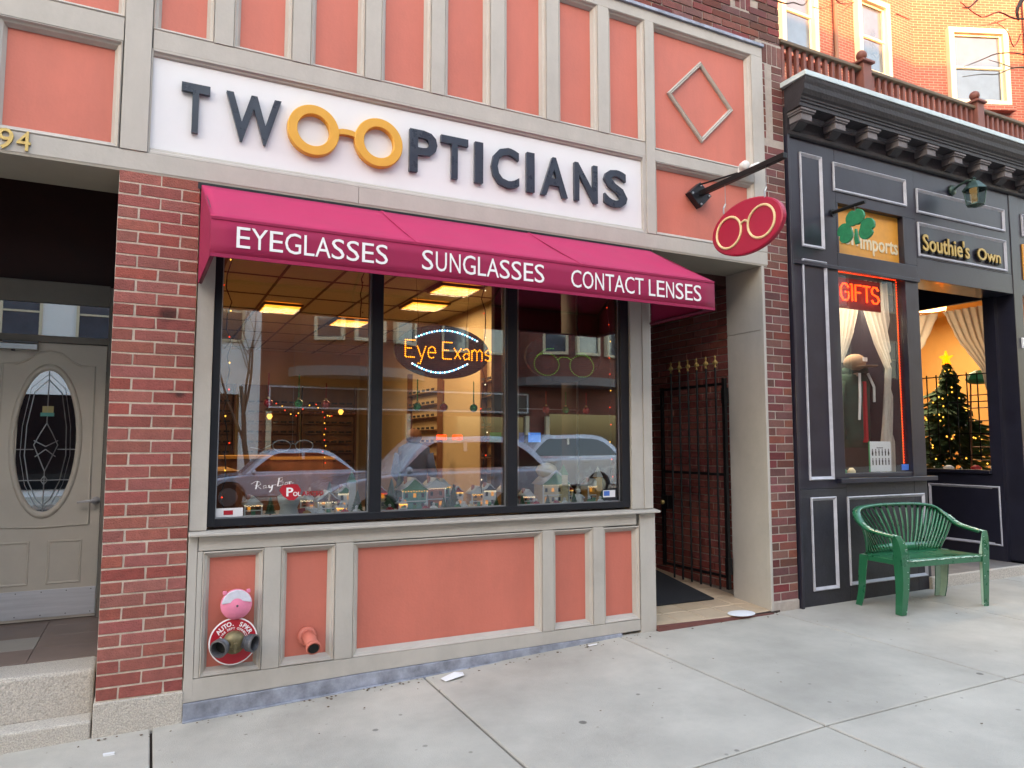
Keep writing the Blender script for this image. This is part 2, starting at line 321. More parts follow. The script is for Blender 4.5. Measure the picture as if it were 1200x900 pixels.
def inst(me, name, parent, loc, rot=None):
    o = bpy.data.objects.new(name, me); COL.objects.link(o); o.parent = parent; o.location = Vector(loc)-WL.get(parent, Vector((0, 0, 0)))
    if rot: o.rotation_euler = rot
    return o
def copy_tree(o, parent=None):
    c = o.copy(); COL.objects.link(c); c.parent = parent
    for ch in o.children: copy_tree(ch, c)
    return c
def text_pts(s, bold=0., ext=.01, size=1.):
    cu = bpy.data.curves.new('t', 'FONT'); cu.body = s; cu.size = size; cu.extrude = ext; cu.offset = bold; cu.resolution_u = 3
    ob = bpy.data.objects.new('t', cu); me = bpy.data.meshes.new_from_object(ob)
    V = [tuple(v.co) for v in me.vertices]; F = [tuple(p.vertices) for p in me.polygons]
    bpy.data.objects.remove(ob); bpy.data.curves.remove(cu); bpy.data.meshes.remove(me)
    return V, F
def letters(s, u0, u1, v0, v1, ext, bold, fn, name, m, parent, bevel=0, whole=False, keep=None, smooth=False, local=False):
    """text fitted to the box u0..u1, v0..v1; fn maps (u, v, n) to the world; each letter its own part unless whole"""
    V, F = text_pts(s, bold, ext)
    us = [p[0] for p in V]; vs_ = [p[1] for p in V]; a, b, c, d = min(us), max(us), min(vs_), max(vs_)
    if keep: c, d = keep
    sx = (u1-u0)/(b-a); sy = (v1-v0)/(d-c)
    def T(p): return fn(u0+(p[0]-a)*sx, v0+(p[1]-c)*sy, p[2])
    if whole:
        mb = MB(); mb.poly([T(p) for p in V], F); return [add(mb, name, m, parent, bevel, smooth, local)]
    # split into islands grouped by glyph: grow over shared faces, then merge islands that overlap in u
    par = list(range(len(V)))
    def find(i):
        while par[i] != i: par[i] = par[par[i]]; i = par[i]
        return i
    for q in F:
        for k in q[1:]: par[find(k)] = find(q[0])
    isl = {}
    for i in range(len(V)): isl.setdefault(find(i), []).append(i)
    gl = []
    for k, ids in sorted(isl.items(), key=lambda t: min(V[i][0] for i in t[1])):
        lo, hi = min(V[i][0] for i in ids), max(V[i][0] for i in ids)
        if gl and lo < gl[-1][1]-.02: gl[-1][1] = max(hi, gl[-1][1]); gl[-1][2].append(k)
        else: gl.append([lo, hi, [k]])
    out = []
    for lo, hi, ks in gl:
        kk = set(ks); mp = {}; mb = MB()
        for q in F:
            if find(q[0]) in kk:
                for i in q:
                    if i not in mp: mp[i] = len(mb.v); mb.v.append(T(V[i]))
                mb.f.append(tuple(mp[i] for i in q))
        out.append(add(mb, name, m, parent, bevel, smooth, local))
    return out
def front(y, flip=1): return lambda u, v, n: (u, y-n*flip, v)
def g(x):
    K = [(-60, -.9), (-1.25, -.05), (.27, -.02), (1.79, .037), (3.28, .105), (4.82, .117), (6.35, .127), (7.9, .14), (9.4, .155), (11, .17), (60, .9)]
    for (a, p), (b, q) in zip(K, K[1:]):
        if x <= b: return p+(q-p)*(x-a)/(b-a)
    return K[-1][1]
# ---------------------------------------------------------------- setting: ground, street, pavements
props(add(MB().box(-300, 300, -300, 300, -1.6, -1.5), 'ground', earth), kind='structure')
rd = MB()
N = 24
for k in range(N):
    xa, xb = -60+k*5, -55+k*5
    za, zb = g(xa)-.17, g(xb)-.17
    rd.poly([(xa, -15.3, za), (xb, -15.3, zb), (xb, -5.15, zb), (xa, -5.15, za), (xa, -15.3, za-.5), (xb, -15.3, zb-.5), (xb, -5.15, zb-.5), (xa, -5.15, za-.5)],
            [(0, 1, 2, 3), (7, 6, 5, 4), (0, 4, 5, 1), (2, 6, 7, 3)])
street = props(add(rd, 'street', asphalt), kind='structure')
lm = MB()
for k in range(20):
    x = -40+k*4.2
    lm.poly([(x, -10.3, g(x)-.166), (x+2, -10.3, g(x+2)-.166), (x+2, -10.18, g(x+2)-.166), (x, -10.18, g(x)-.166)], [(0, 1, 2, 3)])
add(lm, 'lane_marking', mat('road_paint', (220, 220, 210), .7, dirt=.4), street)
sw = bpy.data.objects.new('sidewalk', None); COL.objects.link(sw); sw['kind'] = 'structure'; WL[sw] = Vector((0, 0, 0))
def slab(x0, x1, y0, y1, parent, m=slabm, name='slab', gap=.0065, zf=None, top=0.):
    zf = zf or (lambda x, y: g(x)+.012*y)
    x0 += gap; x1 -= gap; y0 += gap; y1 -= gap; c = .006; mb = MB(); V = []
    nx = max(1, int((x1-x0)/.4)); ny = max(1, int((y1-y0)/.4))
    xs = [x0, x0+c]+[x0+(x1-x0)*i/nx for i in range(1, nx)]+[x1-c, x1]; ys = [y0, y0+c]+[y0+(y1-y0)*i/ny for i in range(1, ny)]+[y1-c, y1]
    for j, y in enumerate(ys):
        for i, x in enumerate(xs):
            e = .005 if i in (0, len(xs)-1) or j in (0, len(ys)-1) else 0
            V.append((x, y, zf(x, y)-e+top))
    F = [(j*len(xs)+i, j*len(xs)+i+1, (j+1)*len(xs)+i+1, (j+1)*len(xs)+i) for j in range(len(ys)-1) for i in range(len(xs)-1)]
    k = len(V); V += [(x0, y0, -.5), (x1, y0, -.5), (x1, y1, -.5), (x0, y1, -.5)]
    nX, nY = len(xs), len(ys)
    F += [tuple([k, k+1]+[i for i in range(nX-1, -1, -1)]), tuple([k+2, k+3]+[(nY-1)*nX+i for i in range(nX)]),
          tuple([k+1, k+2]+[j*nX+nX-1 for j in range(nY-1, -1, -1)]), tuple([k+3, k]+[j*nX for j in range(nY)])]
    mb.poly(V, F); return add(mb, name, m, parent, smooth=False)
XJ = [-8.6, -5.7, -2.8, -1.25, .27, 1.79, 3.28, 4.82, 6.35, 7.9, 9.4, 11, 12.6, 14.2]
YJ = [-5.0, -3.42, -1.775, .15]
for a, b in zip(XJ, XJ[1:]):
    for c, d in zip(YJ, YJ[1:]): slab(a, b, c, d, sw)
jb = MB()
for a, b in zip(XJ, XJ[1:]):
    jb.poly([(a, -5.0, g(a)-.085), (b, -5.0, g(b)-.085), (b, .2, g(b)-.022), (a, .2, g(a)-.022)], [(0, 1, 2, 3)])
add(jb, 'joint_bed', jointm, sw)
kb = MB()
for k in range(24):
    xa, xb = -60+k*5, -55+k*5
    for y0, y1 in ((-5.15, -5.0), (-15.45, -15.3)):
        kb.poly([(xa, y0, g(xa)-.7), (xb, y0, g(xb)-.7), (xb, y1, g(xb)-.7), (xa, y1, g(xa)-.7), (xa, y0, g(xa)-.06), (xb, y0, g(xb)-.06), (xb, y1, g(xb)-.06), (xa, y1, g(xa)-.06)],
                [(0, 1, 2, 3), (4, 5, 6, 7), (0, 1, 5, 4), (2, 3, 7, 6)])
props(add(kb, 'kerb', granite), kind='structure')
fs = MB()
for xa, xb in ((-60, -8.6), (14.2, 60)):
    fs.poly([(xa, -5.0, g(xa)-.07), (xb, -5.0, g(xb)-.07), (xb, .15, g(xb)), (xa, .15, g(xa)), (xa, -5, -2), (xb, -5, -2), (xb, .15, -2), (xa, .15, -2)], [(0, 1, 2, 3), (0, 4, 5, 1), (1, 5, 6, 2), (2, 6, 7, 3), (3, 7, 4, 0)])
props(add(fs, 'far_pavement', slabm), kind='structure')
op = MB()
for k in range(24):
    xa, xb = -60+k*5, -55+k*5
    op.poly([(xa, -18.9, g(xa)-.05), (xb, -18.9, g(xb)-.05), (xb, -15.45, g(xb)-.07), (xa, -15.45, g(xa)-.07), (xa, -18.9, -2), (xb, -18.9, -2), (xb, -15.45, -2), (xa, -15.45, -2)], [(0, 1, 2, 3), (0, 4, 5, 1), (2, 6, 7, 3)])
props(add(op, 'opposite_pavement', slabm), kind='structure')

# ---------------------------------------------------------------- bricks
def brick_mesh(L_, d, h, m, name='brick', seed=0):
    random.seed(seed); me = bpy.data.meshes.new(name); b = bmesh.new(); bmesh.ops.create_cube(b, size=1)
    for v in b.verts: v.co = (v.co.x*L_+random.uniform(-.0022, .0022), v.co.y*d, v.co.z*h+random.uniform(-.0016, .0016))
    bmesh.ops.bevel(b, geom=[e for e in b.edges], offset=.0022, segments=1, affect='EDGES')
    b.to_mesh(me); b.free(); me.materials.append(m); return me
BC = {}
CH, JT = .0677, .0095
def brick_at(x0, x1, zc, parent, m, y=0., d=.06, soldier=False, axis='x', yoff=0., z0=None, z1=None):
    L_ = x1-x0-JT; h = CH-JT
    if z0 is not None: h = z1-z0-JT; zc = (z0+z1)/2
    key = (round(L_, 3), round(h, 3), m.name, axis, random.randint(0, 4))
    if key not in BC:
        me = brick_mesh(L_, d, h, m, seed=len(BC))
        if axis == 'y':
            me.transform(Matrix.Rotation(R(90), 4, 'Z'))
        BC[key] = me
    j = random.uniform(-.0015, .0015)
    if axis == 'x': return inst(BC[key], 'brick', parent, ((x0+x1)/2, y+d/2+j, zc))
    return inst(BC[key], 'brick', parent, (y+d/2+j, (x0+x1)/2, zc))
def courses(x0, x1, z0, z1, parent, m, y=0., axis='x', pat=None, start=0, skip=None, L=.213):
    z = z0; k = start; n = 0
    while z+CH*.8 <= z1+1e-6:
        random.seed(k*31+int(x0*100)+5)
        off = 0 if k % 2 else -L/2
        x = x0+off
        cuts = [x0]
        while x < x1-1e-6:
            x += L
            if x > x0+.035 and x < x1-.03: cuts.append(x)
        cuts.append(x1)
        for a, b in zip(cuts, cuts[1:]):
            if skip and skip((a+b)/2, z+CH/2): continue
            brick_at(a, b, z+CH/2, parent, m, y, axis=axis); n += 1
        z += CH; k += 1
    return n

# ---------------------------------------------------------------- the opticians' building
shop = thing('optician_shop', 'two storey shop with grey and salmon panelled front between brick piers', 'building', (0, 0, 0))
pier = add(MB().box(.004, .413, .0035, .5, .14, 3.0), 'brick_pier', mortar, shop)
courses(0, .417, .150, 3.0, pier, brickm, 0.)
gb = MB().box(-.004, .42, -.008, .5, -.3, .147); add(gb, 'granite_base', granite, shop, bevel=.006)
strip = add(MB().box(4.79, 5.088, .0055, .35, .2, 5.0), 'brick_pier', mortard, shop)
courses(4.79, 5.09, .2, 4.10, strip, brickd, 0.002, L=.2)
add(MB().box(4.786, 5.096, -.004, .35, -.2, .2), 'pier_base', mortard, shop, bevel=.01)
# niche high on the strip: soldier bricks round a buff panel
add(MB().box(4.885, 4.955, .012, .02, 4.20, 4.74), 'buff_panel', mat('buff_terracotta', (186, 168, 136), .8, vary=.15, vscale=20, dirt=.3), strip)
z = 4.12
for k in range(10):
    brick_at(4.96, 5.09, z+CH/2, strip, brickd, .002); brick_at(4.855, 4.885, z+CH/2, strip, brickd, .002); z += CH
for k in range(4): brick_at(4.855+k*.06, 4.915+k*.06, 0, strip, brickd, .002, z0=4.80, z1=4.985)
# upper brick wall
up = add(MB().box(-1.7, 5.128, .068, .5, 4.9, 8.6), 'upper_wall', brick_plain, shop)
add(MB().box(3.28, 5.122, .058, .0675, 4.95, 5.72), 'mortar_bed', mortard, up)
def sk(x, z): return 4.60 < x < 4.80 and z > 5.26
courses(3.28, 5.13, 4.985, 5.70, up, brickd, 0.05, start=1, skip=sk)
for k in range(3): brick_at(4.61+k*.062, 4.672+k*.062, 0, up, brickd, .055, z0=5.27, z1=5.46)
# body of the building behind (roof, back, side walls)
bd = MB(); bd.box(-1.7, 5.128, .5, 9, 3.62, 8.6); bd.box(5.0, 5.128, 1.75, 9, -.3, 3.62); bd.box(-1.7, 5.0, 8.75, 9, -.3, 3.62); bd.box(-1.9, -1.7, .07, 9, -.3, 8.6); bd.box(4.93, 5.128, .36, 1.75, -.3, 3.62)
add(bd, 'party_wall', brick_plain, shop)
add(MB().box(-1.95, 5.18, .0, 9.05, 8.6, 8.72), 'roof', roofm, shop)
# fascia core
core = MB(); core.box(-1.7, 4.84, .055, .43, 3.0, 4.9)
add(core, 'fascia_core', trim, shop)
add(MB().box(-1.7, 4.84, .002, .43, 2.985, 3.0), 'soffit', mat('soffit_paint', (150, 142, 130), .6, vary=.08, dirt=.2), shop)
PR = [(0, .004), (.006, -.002), (.012, .012), (.024, .018), (.032, .034), (.04, .046)]
def panel(x0, x1, z0, z1, parent=shop, m=salmon, pr=PR, y=.048):
    """recessed salmon panel whose visible field is x0..x1, z0..z1, with a mitred moulding"""
    t = pr[-1][0]
    p = add(MB().box(x0-.004, x1+.004, y, y+.012, z0-.004, z1+.004), 'panel', m, parent)
    add(MB().mould(x0-t, x1+t, z0-t, z1+t, pr), 'moulding', trim, p)
    return p
rails = MB()
def rail(x0, x1, z0, z1, y=0., d=.055, name='rail'): return add(MB().box(x0, x1, y, y+d, z0, z1), name, trim, shop, bevel=.0025)
# long horizontal rails
rail(-1.7, 1.33, 3.0, 3.108, y=0); rail(1.332, 4.85, 3.0, 3.108, y=0)
rail(-1.7, -.005, 3.725, 3.860, y=.001)
rail(.142, 3.585, 3.722, 3.832, y=.0015)
rail(-1.7, 4.85, 4.838, 4.93, y=-.001)
# vertical stiles
rail(0, .135, 3.110, 4.836, y=-.006, d=.06, name='stile')
rail(3.588, 3.67, 3.110, 4.836, y=-.005, d=.06, name='stile')
rail(4.72, 4.85, 3.110, 4.836, y=-.003, d=.05, name='stile')
rail(3.672, 4.718, 3.70, 3.792, y=.0005)
rail(-.62, -.585, 3.110, 3.724, y=0., name='stile'); rail(-.66, -.60, 3.862, 4.836, y=0., name='stile')
SP = [(.178, .418), (.605, .862), (1.052, 1.316), (1.502, 1.767), (1.945, 2.207), (2.396, 2.657), (2.840, 3.105), (3.285, 3.545)]
for (a, b) in SP: panel(a, b, 3.872, 4.797)
for (a, b), (c, d) in zip(SP, SP[1:]): rail(b+.041, c-.041, 3.834, 4.836, y=-.004, d=.058, name='stile')
panel(3.712, 4.678, 3.834, 4.797); panel(3.712, 4.678, 3.150, 3.658)
panel(-.545, -.047, 3.15, 3.683); panel(-.56, -.04, 3.902, 4.797); panel(-1.66, -.66, 3.15, 3.683); panel(-1.66, -.70, 3.902, 4.797)
# diamond on the big panel
dc = Vector((4.183, 0, 4.308)); dm = MB()
def diamond(t, y): return [(dc.x, y, dc.z-.348+t*1.35), (dc.x+.350-t*1.35, y, dc.z), (dc.x, y, dc.z+.348-t*1.35), (dc.x-.350+t*1.35, y, dc.z)]
V = []; F = []
pr = [(0, .047), (0, .03), (.008, .022), (.018, .028), (.024, .022), (.032, .03), (.032, .047)]
for t, y in pr: V += diamond(t, y)
for i in range(len(pr)-1):
    for k in range(4): F.append((i*4+k, i*4+(k+1) % 4, (i+1)*4+(k+1) % 4, (i+1)*4+k))
dm.poly(V, F); add(dm, 'diamond_moulding', trim, shop)
# flashing on top
fl = MB(); fl.prism([(-.02, 4.931), (-.02, 4.955), (.06, 4.99), (.12, 4.99), (.12, 4.931)], -1.7, 4.86, 'x'); add(fl, 'top_flashing', bluemetal, shop)
# corner return of the front (inner reveal of the passage)
add(MB().box(4.780, 4.789, .0, .43, -.1, 2.44), 'reveal_board', trim, shop, bevel=.002); add(MB().box(4.780, 4.789, .0, .43, 2.445, 2.985), 'reveal_board', trim, shop, bevel=.002)
add(MB().box(4.772, 4.80, -.006, .03, -.1, 2.985), 'corner_bead', trim, shop, bevel=.003)
add(MB().box(4.789, 4.93, .36, .43, -.1, 3.0), 'reveal_back', trim, shop)
# ---- stall riser (lower front)
add(MB().box(.425, 3.612, .05, .12, -.2, .97), 'riser_core', trim, shop)
sill = MB(); sill.prism([(-.045, .975), (-.045, .990), (.02, 1.0), (.11, 1.003), (.11, .975)], .417, 3.635, 'x'); add(sill, 'sill', trim, shop, bevel=.003)
rail(.47, 3.445, .892, .972, y=0.)
rail(.420, .466, .10, .972, y=-.002, name='stile')
rail(3.475, 3.614, -.05, .972, y=-.002, name='stile')
LP = [(.535, .780, .247, .846), (.956, 1.192, .247, .846), (1.380, 2.610, .243, .845), (2.779, 3.023, .246, .845), (3.195, 3.430, .246, .842)]
for a, b, c, d in LP: panel(a, b, c, d)
for i in range(len(LP)-1): rail(LP[i][1]+.041, LP[i+1][0]-.041, .207, .890, y=-.003, name='stile')
rail(.468, .494, .207, .890, y=-.001, name='stile')
bm_ = MB(); bm_.prism([(.417, .083), (1.4, .108), (3.47, .128), (3.47, .204), (.417, .204)], -.001, .05); add(bm_, 'rail', trim, shop, bevel=.0025)
gf = MB(); gf.prism([(.42, -.2), (3.3, -.2), (3.3, .125), (1.4, .106), (.42, .081)], -.012, .03); gf.prism([(.42, -.2), (3.1, -.2), (3.1, .088), (.42, -.005)], -.03, -.0122); add(gf, 'base_flashing', bluemetal, shop, bevel=.003)
# ---- window
win = MB(); WT = 2.97
win.box(.512, .553, .03, .13, 1.018, WT); win.box(3.343, 3.416, .03, .13, 1.018, WT); win.box(.553, 3.343, .03, .13, 1.018, 1.062); win.box(.553, 3.343, .03, .13, WT-.05, WT)
win.box(1.440, 1.514, .03, .13, 1.062, WT-.05); win.box(2.397, 2.474, .03, .13, 1.062, WT-.05)
window = add(win, 'window', blackfr, shop, bevel=.002)
for a, b in ((.553, 1.440), (1.514, 2.397), (2.474, 3.343)):
    add(MB().box(a, b, .066, .072, 1.062, WT-.05), 'pane', glass, window)
    add(MB().mould(a, b, 1.062, WT-.05, [(0, .058), (.007, .058), (.007, .064), (0, .064), (0, .058)]), 'glazing_bead', alu, window)
rail(.420, .510, 1.003, 2.984, y=.01, d=.1, name='jamb'); rail(3.418, 3.525, 1.003, 2.984, y=.01, d=.1, name='jamb')
add(MB().box(3.527, 3.606, .004, .16, 1.003, 2.984), 'jamb', trim, shop, bevel=.003)
add(MB().box(3.604, 3.612, .02, 1.9, -.1, 2.984), 'passage_side', blackfr, shop)
add(MB().box(.512, 3.416, .10, .135, WT, 2.984), 'head', blackfr, shop)
# ---- left entrance
steps = thing('entrance_steps', 'worn stone steps and brown tiled landing below the beige door', 'steps', (-.8, .2, 0))
for a, b in ((-2.2, -.9), (-.9, -.012)):
    pass
add(MB().prism([(-2.2, -.6), (-.010, -.6), (-.010, .066), (-2.2, .05)], .0, .40), 'lower_step', granite, steps, bevel=.012)
add(MB().box(-2.2, -.010, .13, .40, .05, .293), 'upper_step', granite, steps, bevel=.018)
add(MB().box(-2.2, .2, .40, 1.6, -.2, .28), 'landing_bed', mortar, steps)
for i in range(6):
    for j in range(4):
        x0 = -2.1+i*.35+(.0); y0 = .402+j*.30
        add(MB().box(x0, x0+.347, y0, y0+.297, .28, .294), 'tile', slate if not (i == 4 and j == 1) else slatelight, steps, bevel=.001)
# recess walls
rw = MB(); rw.box(-1.7, .05, 1.52, 1.62, 2.60, 3.62); rw.box(-1.7, .05, .43, 1.6, 3.55, 3.62); rw.box(-1.7, -.8, 1.52, 1.62, -.2, 2.6); add(rw, 'recess_wall', darkwood, shop)
add(MB().box(.012, .05, .5, 1.6, -.2, 3.55), 'recess_side', darkwood, shop)
lw = add(MB().box(-1.71, -1.30, .5, 1.6, -.2, 3.55), 'recess_side', darkwood, shop)
lp = add(MB().box(-1.7, -1.30, .006, .5, -.1, 3.0), 'brick_pier', mortar, shop)
# door
door = thing('entrance_door', 'beige panelled door with oval leaded window and steel kick plate', 'door', (-.44, 1.45, .3))
dfr = MB(); dfr.box(-.84, -.742, 1.43, 1.53, .28, 2.60); dfr.box(-.085, .01, 1.43, 1.53, .28, 2.60); dfr.box(-.742, -.085, 1.43, 1.53, 2.46, 2.61); dfr.box(-.742, -.085, 1.435, 1.53, 2.185, 2.232)
add(dfr, 'door_frame', doortrim, door, bevel=.004)
add(MB().box(-.742, -.085, 1.455, 1.461, 2.232, 2.46), 'transom_pane', glassmat('transom_glass', (.25, .25, .25), .35, .6), door)
add(MB().box(-.8, -.0, 1.50, 1.515, 2.2, 2.5), 'transom_back', dark, door)
def ell(cx, cz, a, b, n=40): return [(cx+a*math.sin(2*math.pi*k/n), cz+b*math.cos(2*math.pi*k/n)) for k in range(n)]
DCX, DCZ = -.43, 1.508
leaf = MB(); n = 40; o_ = ell(DCX, DCZ, .205, .52, n)
rc = []
for k in range(n):
    a = 2*math.pi*k/n; s_, c_ = math.sin(a), math.cos(a)
    t = min((.341 if s_ > 0 else .308)/max(abs(s_), 1e-6), (.674 if c_ > 0 else 1.2)/max(abs(c_), 1e-6)); rc.append((DCX+s_*t, DCZ+c_*t))
rc_ = [(min(max(x, -.738), -.089), min(max(z, .305), 2.182)) for x, z in rc]
V = [(x, 1.462, z) for x, z in o_]+[(x, 1.462, z) for x, z in rc_]+[(x, 1.50, z) for x, z in o_]
F = [(k, (k+1) % n, n+(k+1) % n, n+k) for k in range(n)]+[(k, (k+1) % n, 2*n+(k+1) % n, 2*n+k) for k in range(n)]
leaf.poly(V, F)
leaf.box(-.738, -.089, 1.4625, 1.50, .305, .90); leaf.box(-.738, -.60, 1.4627, 1.50, .90, 2.18); leaf.box(-.26, -.089, 1.4629, 1.50, .90, 2.18) if False else None
leaf.poly([(-.738, 1.4622, .30), (-.089, 1.4622, .30), (-.089, 1.4622, .9), (-.738, 1.4622, .9)], [(0, 1, 2, 3)])
add(leaf, 'door_leaf', doorm, door)
cor = MB()
for x0, x1, z0, z1 in ((-.738, -.55, 2.0, 2.182), (-.30, -.089, 2.0, 2.182), (-.738, -.6, .9, 1.0), (-.2, -.089, .9, 1.0)): cor.box(x0, x1, 1.4635, 1.5, z0, z1)
add(cor, 'door_leaf_back', doorm, door)
ring = MB(); V = []; F = []
for a, b, y in ((.215, .53, 1.462), (.21, .525, 1.452), (.195, .505, 1.446), (.180, .487, 1.452), (.175, .482, 1.472)): V += [(x, y, z) for x, z in ell(DCX, DCZ, a, b, n)]
for i in range(4):
    for k in range(n): F.append((i*n+k, i*n+(k+1) % n, (i+1)*n+(k+1) % n, (i+1)*n+k))
ring.poly(V, F); ow = add(ring, 'oval_frame', doorm, door, smooth=True)
pn = MB(); pn.prism(ell(DCX, DCZ, .18, .49, n), 1.468, 1.474); add(pn, 'oval_pane', glassmat('leaded_glass', (.5, .52, .54), .42, .5), ow)
add(MB().prism(ell(DCX, DCZ, .185, .495, n), 1.492, 1.498), 'oval_back', dark, ow)
ld = MB()
def lead(pts, r=.0035): ld.tube([(x, 1.466, z) for x, z in pts], r, 5)
lead([(DCX-.175, DCZ-.06), (DCX-.07, DCZ-.06)]); lead([(DCX+.07, DCZ-.06), (DCX+.175, DCZ-.06)]); lead([(DCX-.15, DCZ-.27), (DCX+.15, DCZ-.27)])
lead([(DCX, DCZ+.48), (DCX, DCZ+.12)]); lead([(DCX, DCZ-.21), (DCX, DCZ-.48)])
for s_ in (-1, 1):
    lead([(DCX+s_*x, DCZ+z) for x, z in ((0, .42), (.08, .33), (.115, .1), (.12, -.1), (.09, -.28), (.04, -.40), (0, -.44))]); lead([(DCX+s_*x, DCZ+z) for x, z in ((0, .46), (.10, .36), (.14, .1), (.145, -.1), (.11, -.30), (.05, -.43), (0, -.47))], .002)
    lead([(DCX+s_*x, DCZ+z) for x, z in ((0, .12), (.035, .05), (.07, -.03), (.035, -.12), (0, -.21))]); lead([(DCX+s_*x, DCZ+z) for x, z in ((0, -.04), (.07, .0)) ]); lead([(DCX+s_*x, DCZ+z) for x, z in ((0, -.06), (.06, -.11))])
    lead([(DCX+s_*x, DCZ+z) for x, z in ((0, -.24), (.02, -.27), (0, -.30))])
add(ld, 'lead_came', alu, ow)
nm = MB(); nm.tube([(x, 1.46, z) for x, z in ((-.70, 2.03), (-.62, 2.03), (-.56, 2.06), (-.50, 2.11), (-.43, 2.125), (-.36, 2.11), (-.30, 2.06), (-.24, 2.03), (-.16, 2.03), (-.155, .93), (-.43, .92), (-.705, .93))], .008, 6, closed=True)
add(nm, 'raised_moulding', doorm, door, smooth=True)
for x0, x1 in ((-.68, -.49), (-.39, -.185)):
    add(MB().mould(x0, x1, .535, .83, [(0, 1.463), (.006, 1.456), (.014, 1.458), (.02, 1.466), (.04, 1.463)]), 'raised_moulding', doorm, door)
kp = add(MB().box(-.735, -.092, 1.455, 1.4615, .318, .502), 'kick_plate', steel, door, bevel=.001)
rv = MB()
for i in range(5):
    for z in (.335, .488): rv.ball((-.70+i*.145, 1.454, z), .004, 6)
add(rv, 'rivets', dull, kp)
hd = MB(); hd.lathe([(.028, 0), (.028, .01), (.012, .014), (.012, .05)], (-.115, 1.46, 1.09), '-y', 14); hd.tube([(-.115, 1.405, 1.09), (-.16, 1.40, 1.092), (-.225, 1.41, 1.085)], [.012, .01, .008], 8)
add(hd, 'handle', steel, door, smooth=True)
dc_ = MB(); dc_.box(-.742, -.50, 1.40, 1.455, 2.125, 2.165); cl = add(dc_, 'door_closer', alu, door, bevel=.004); add(MB().lathe([(.012, 0), (.012, .012)], (-.64, 1.42, 2.113), 'z', 10), 'closer_knob', dull, cl)
arm_ = MB(); arm_.box(-.70, -.50, 1.405, 1.43, 2.17, 2.182); add(arm_, 'closer_arm', dull, cl)
stk = MB().box(-.46, -.395, 1.463, 1.465, 1.70, 1.745); st = single(stk, 'sticker', mat('tan_sticker', (170, 160, 110), .5), 'small tan and teal sticker on the oval door glass', 'sticker'); add(MB().box(-.47, -.39, 1.4615, 1.4628, 1.675, 1.70), 'sticker_band', teal, st)
# house number
no_ = thing('house_number', 'gold house number 94 on the grey fascia above the beige door', 'number', (-.48, 0, 3.0))
letters('9', -.552, -.483, 3.005, 3.115, .006, .005, front(-.006), 'digit', brass, no_); letters('4', -.470, -.408, 3.01, 3.115, .006, .005, front(-.006), 'digit', brass, no_)

# ---------------------------------------------------------------- fascia sign
fs_ = thing('fascia_sign', 'long white shop sign with navy letters and a golden pair of spectacles', 'sign', (1.85, .03, 3.15))
add(MB().box(.145, 3.556, .028, .052, 3.148, 3.684), 'sign_board', white, fs_, bevel=.002)
for (a, b, c, d) in ((.137, .145, 3.11, 3.722), (3.556, 3.586, 3.11, 3.722)): add(MB().box(a, b, .004, .053, c, d), 'frame', trim, fs_)
sm = MB(); sm.prism([(.0, 3.721), (.0, 3.708), (.012, 3.70), (.016, 3.69), (.027, 3.684), (.054, 3.684), (.054, 3.721)], .146, 3.555, 'x'); sm.prism([(.0, 3.109), (.002, 3.122), (.014, 3.13), (.016, 3.14), (.027, 3.148), (.054, 3.148), (.054, 3.109)], .146, 3.555, 'x'); add(sm, 'frame_moulding', trim, fs_)
LT = [('T', .296, .448), ('W', .535, .848), ('P', 1.664, 1.858), ('T', 1.884, 2.082), ('I', 2.132, 2.194), ('C', 2.258, 2.474), ('I', 2.535, 2.598), ('A', 2.650, 2.874), ('N', 2.933, 3.135), ('S', 3.194, 3.405)]
for ch, a, b in LT: letters(ch, a, b, 3.272, 3.562, .012, .020, front(.012), 'letter', navy, fs_, bevel=.004)
# golden spectacles: two rings and a bridge
gs = MB()
for cx in (1.042, 1.455):
    V = []; F = []; n = 48
    for rr_, y in ((.160, .028), (.160, -.010), (.156, -.015), (.104, -.015), (.100, -.010), (.100, .028)):
        V += [(cx+rr_*.985*math.sin(2*math.pi*k/n), y, 3.417+rr_*math.cos(2*math.pi*k/n)) for k in range(n)]
    for i in range(5):
        for k in range(n): F.append((i*n+k, i*n+(k+1) % n, (i+1)*n+(k+1) % n, (i+1)*n+k))
    gs.poly(V, F)
add(gs, 'spectacles_emblem', gold, fs_)
br_ = MB(); P1 = [(1.195, 3.455), (1.22, 3.462), (1.25, 3.464), (1.28, 3.462), (1.302, 3.455)]; br_.prism(P1+[(x, z-.034) for x, z in reversed(P1)], -.009, .028); add(br_, 'spectacles_bridge', gold, fs_)

# ---------------------------------------------------------------- awning
aw = thing('awning', 'magenta canvas awning lettered EYEGLASSES SUNGLASSES CONTACT LENSES over the shop window', 'awning', (2.0, 0, 2.4))
AX0, AX1, AY = .436, 3.652, -.65
ZT, ZV, ZB = 2.968, 2.602, 2.402
XL, XR = .420, 3.610
top = MB()
def grid4(a, b, c, d, nu, nv, sag=0., ax=(0, 0, 1)):
    V = []
    for j in range(nv+1):
        for i in range(nu+1):
            s_, t = i/nu, j/nv
            p = (Vector(a)*(1-s_)+Vector(b)*s_)*(1-t)+(Vector(d)*(1-s_)+Vector(c)*s_)*t
            p = p-Vector(ax)*sag*(math.sin(math.pi*t)*(.55+.45*abs(math.sin(s_*math.pi*3)))+.10*math.sin(s_*47+t*5)*math.sin(math.pi*t))
            V.append(p)
    return V, [(j*(nu+1)+i, j*(nu+1)+i+1, (j+1)*(nu+1)+i+1, (j+1)*(nu+1)+i) for j in range(nv) for i in range(nu)]
def cloth(mb, *a, **k): V, F = grid4(*a, **k); mb.poly(V, F)
cloth(top, (AX0, AY, ZV), (AX1, AY, ZV), (XR, -.004, ZT), (XL, -.004, ZT), nu=60, nv=8, sag=.014)
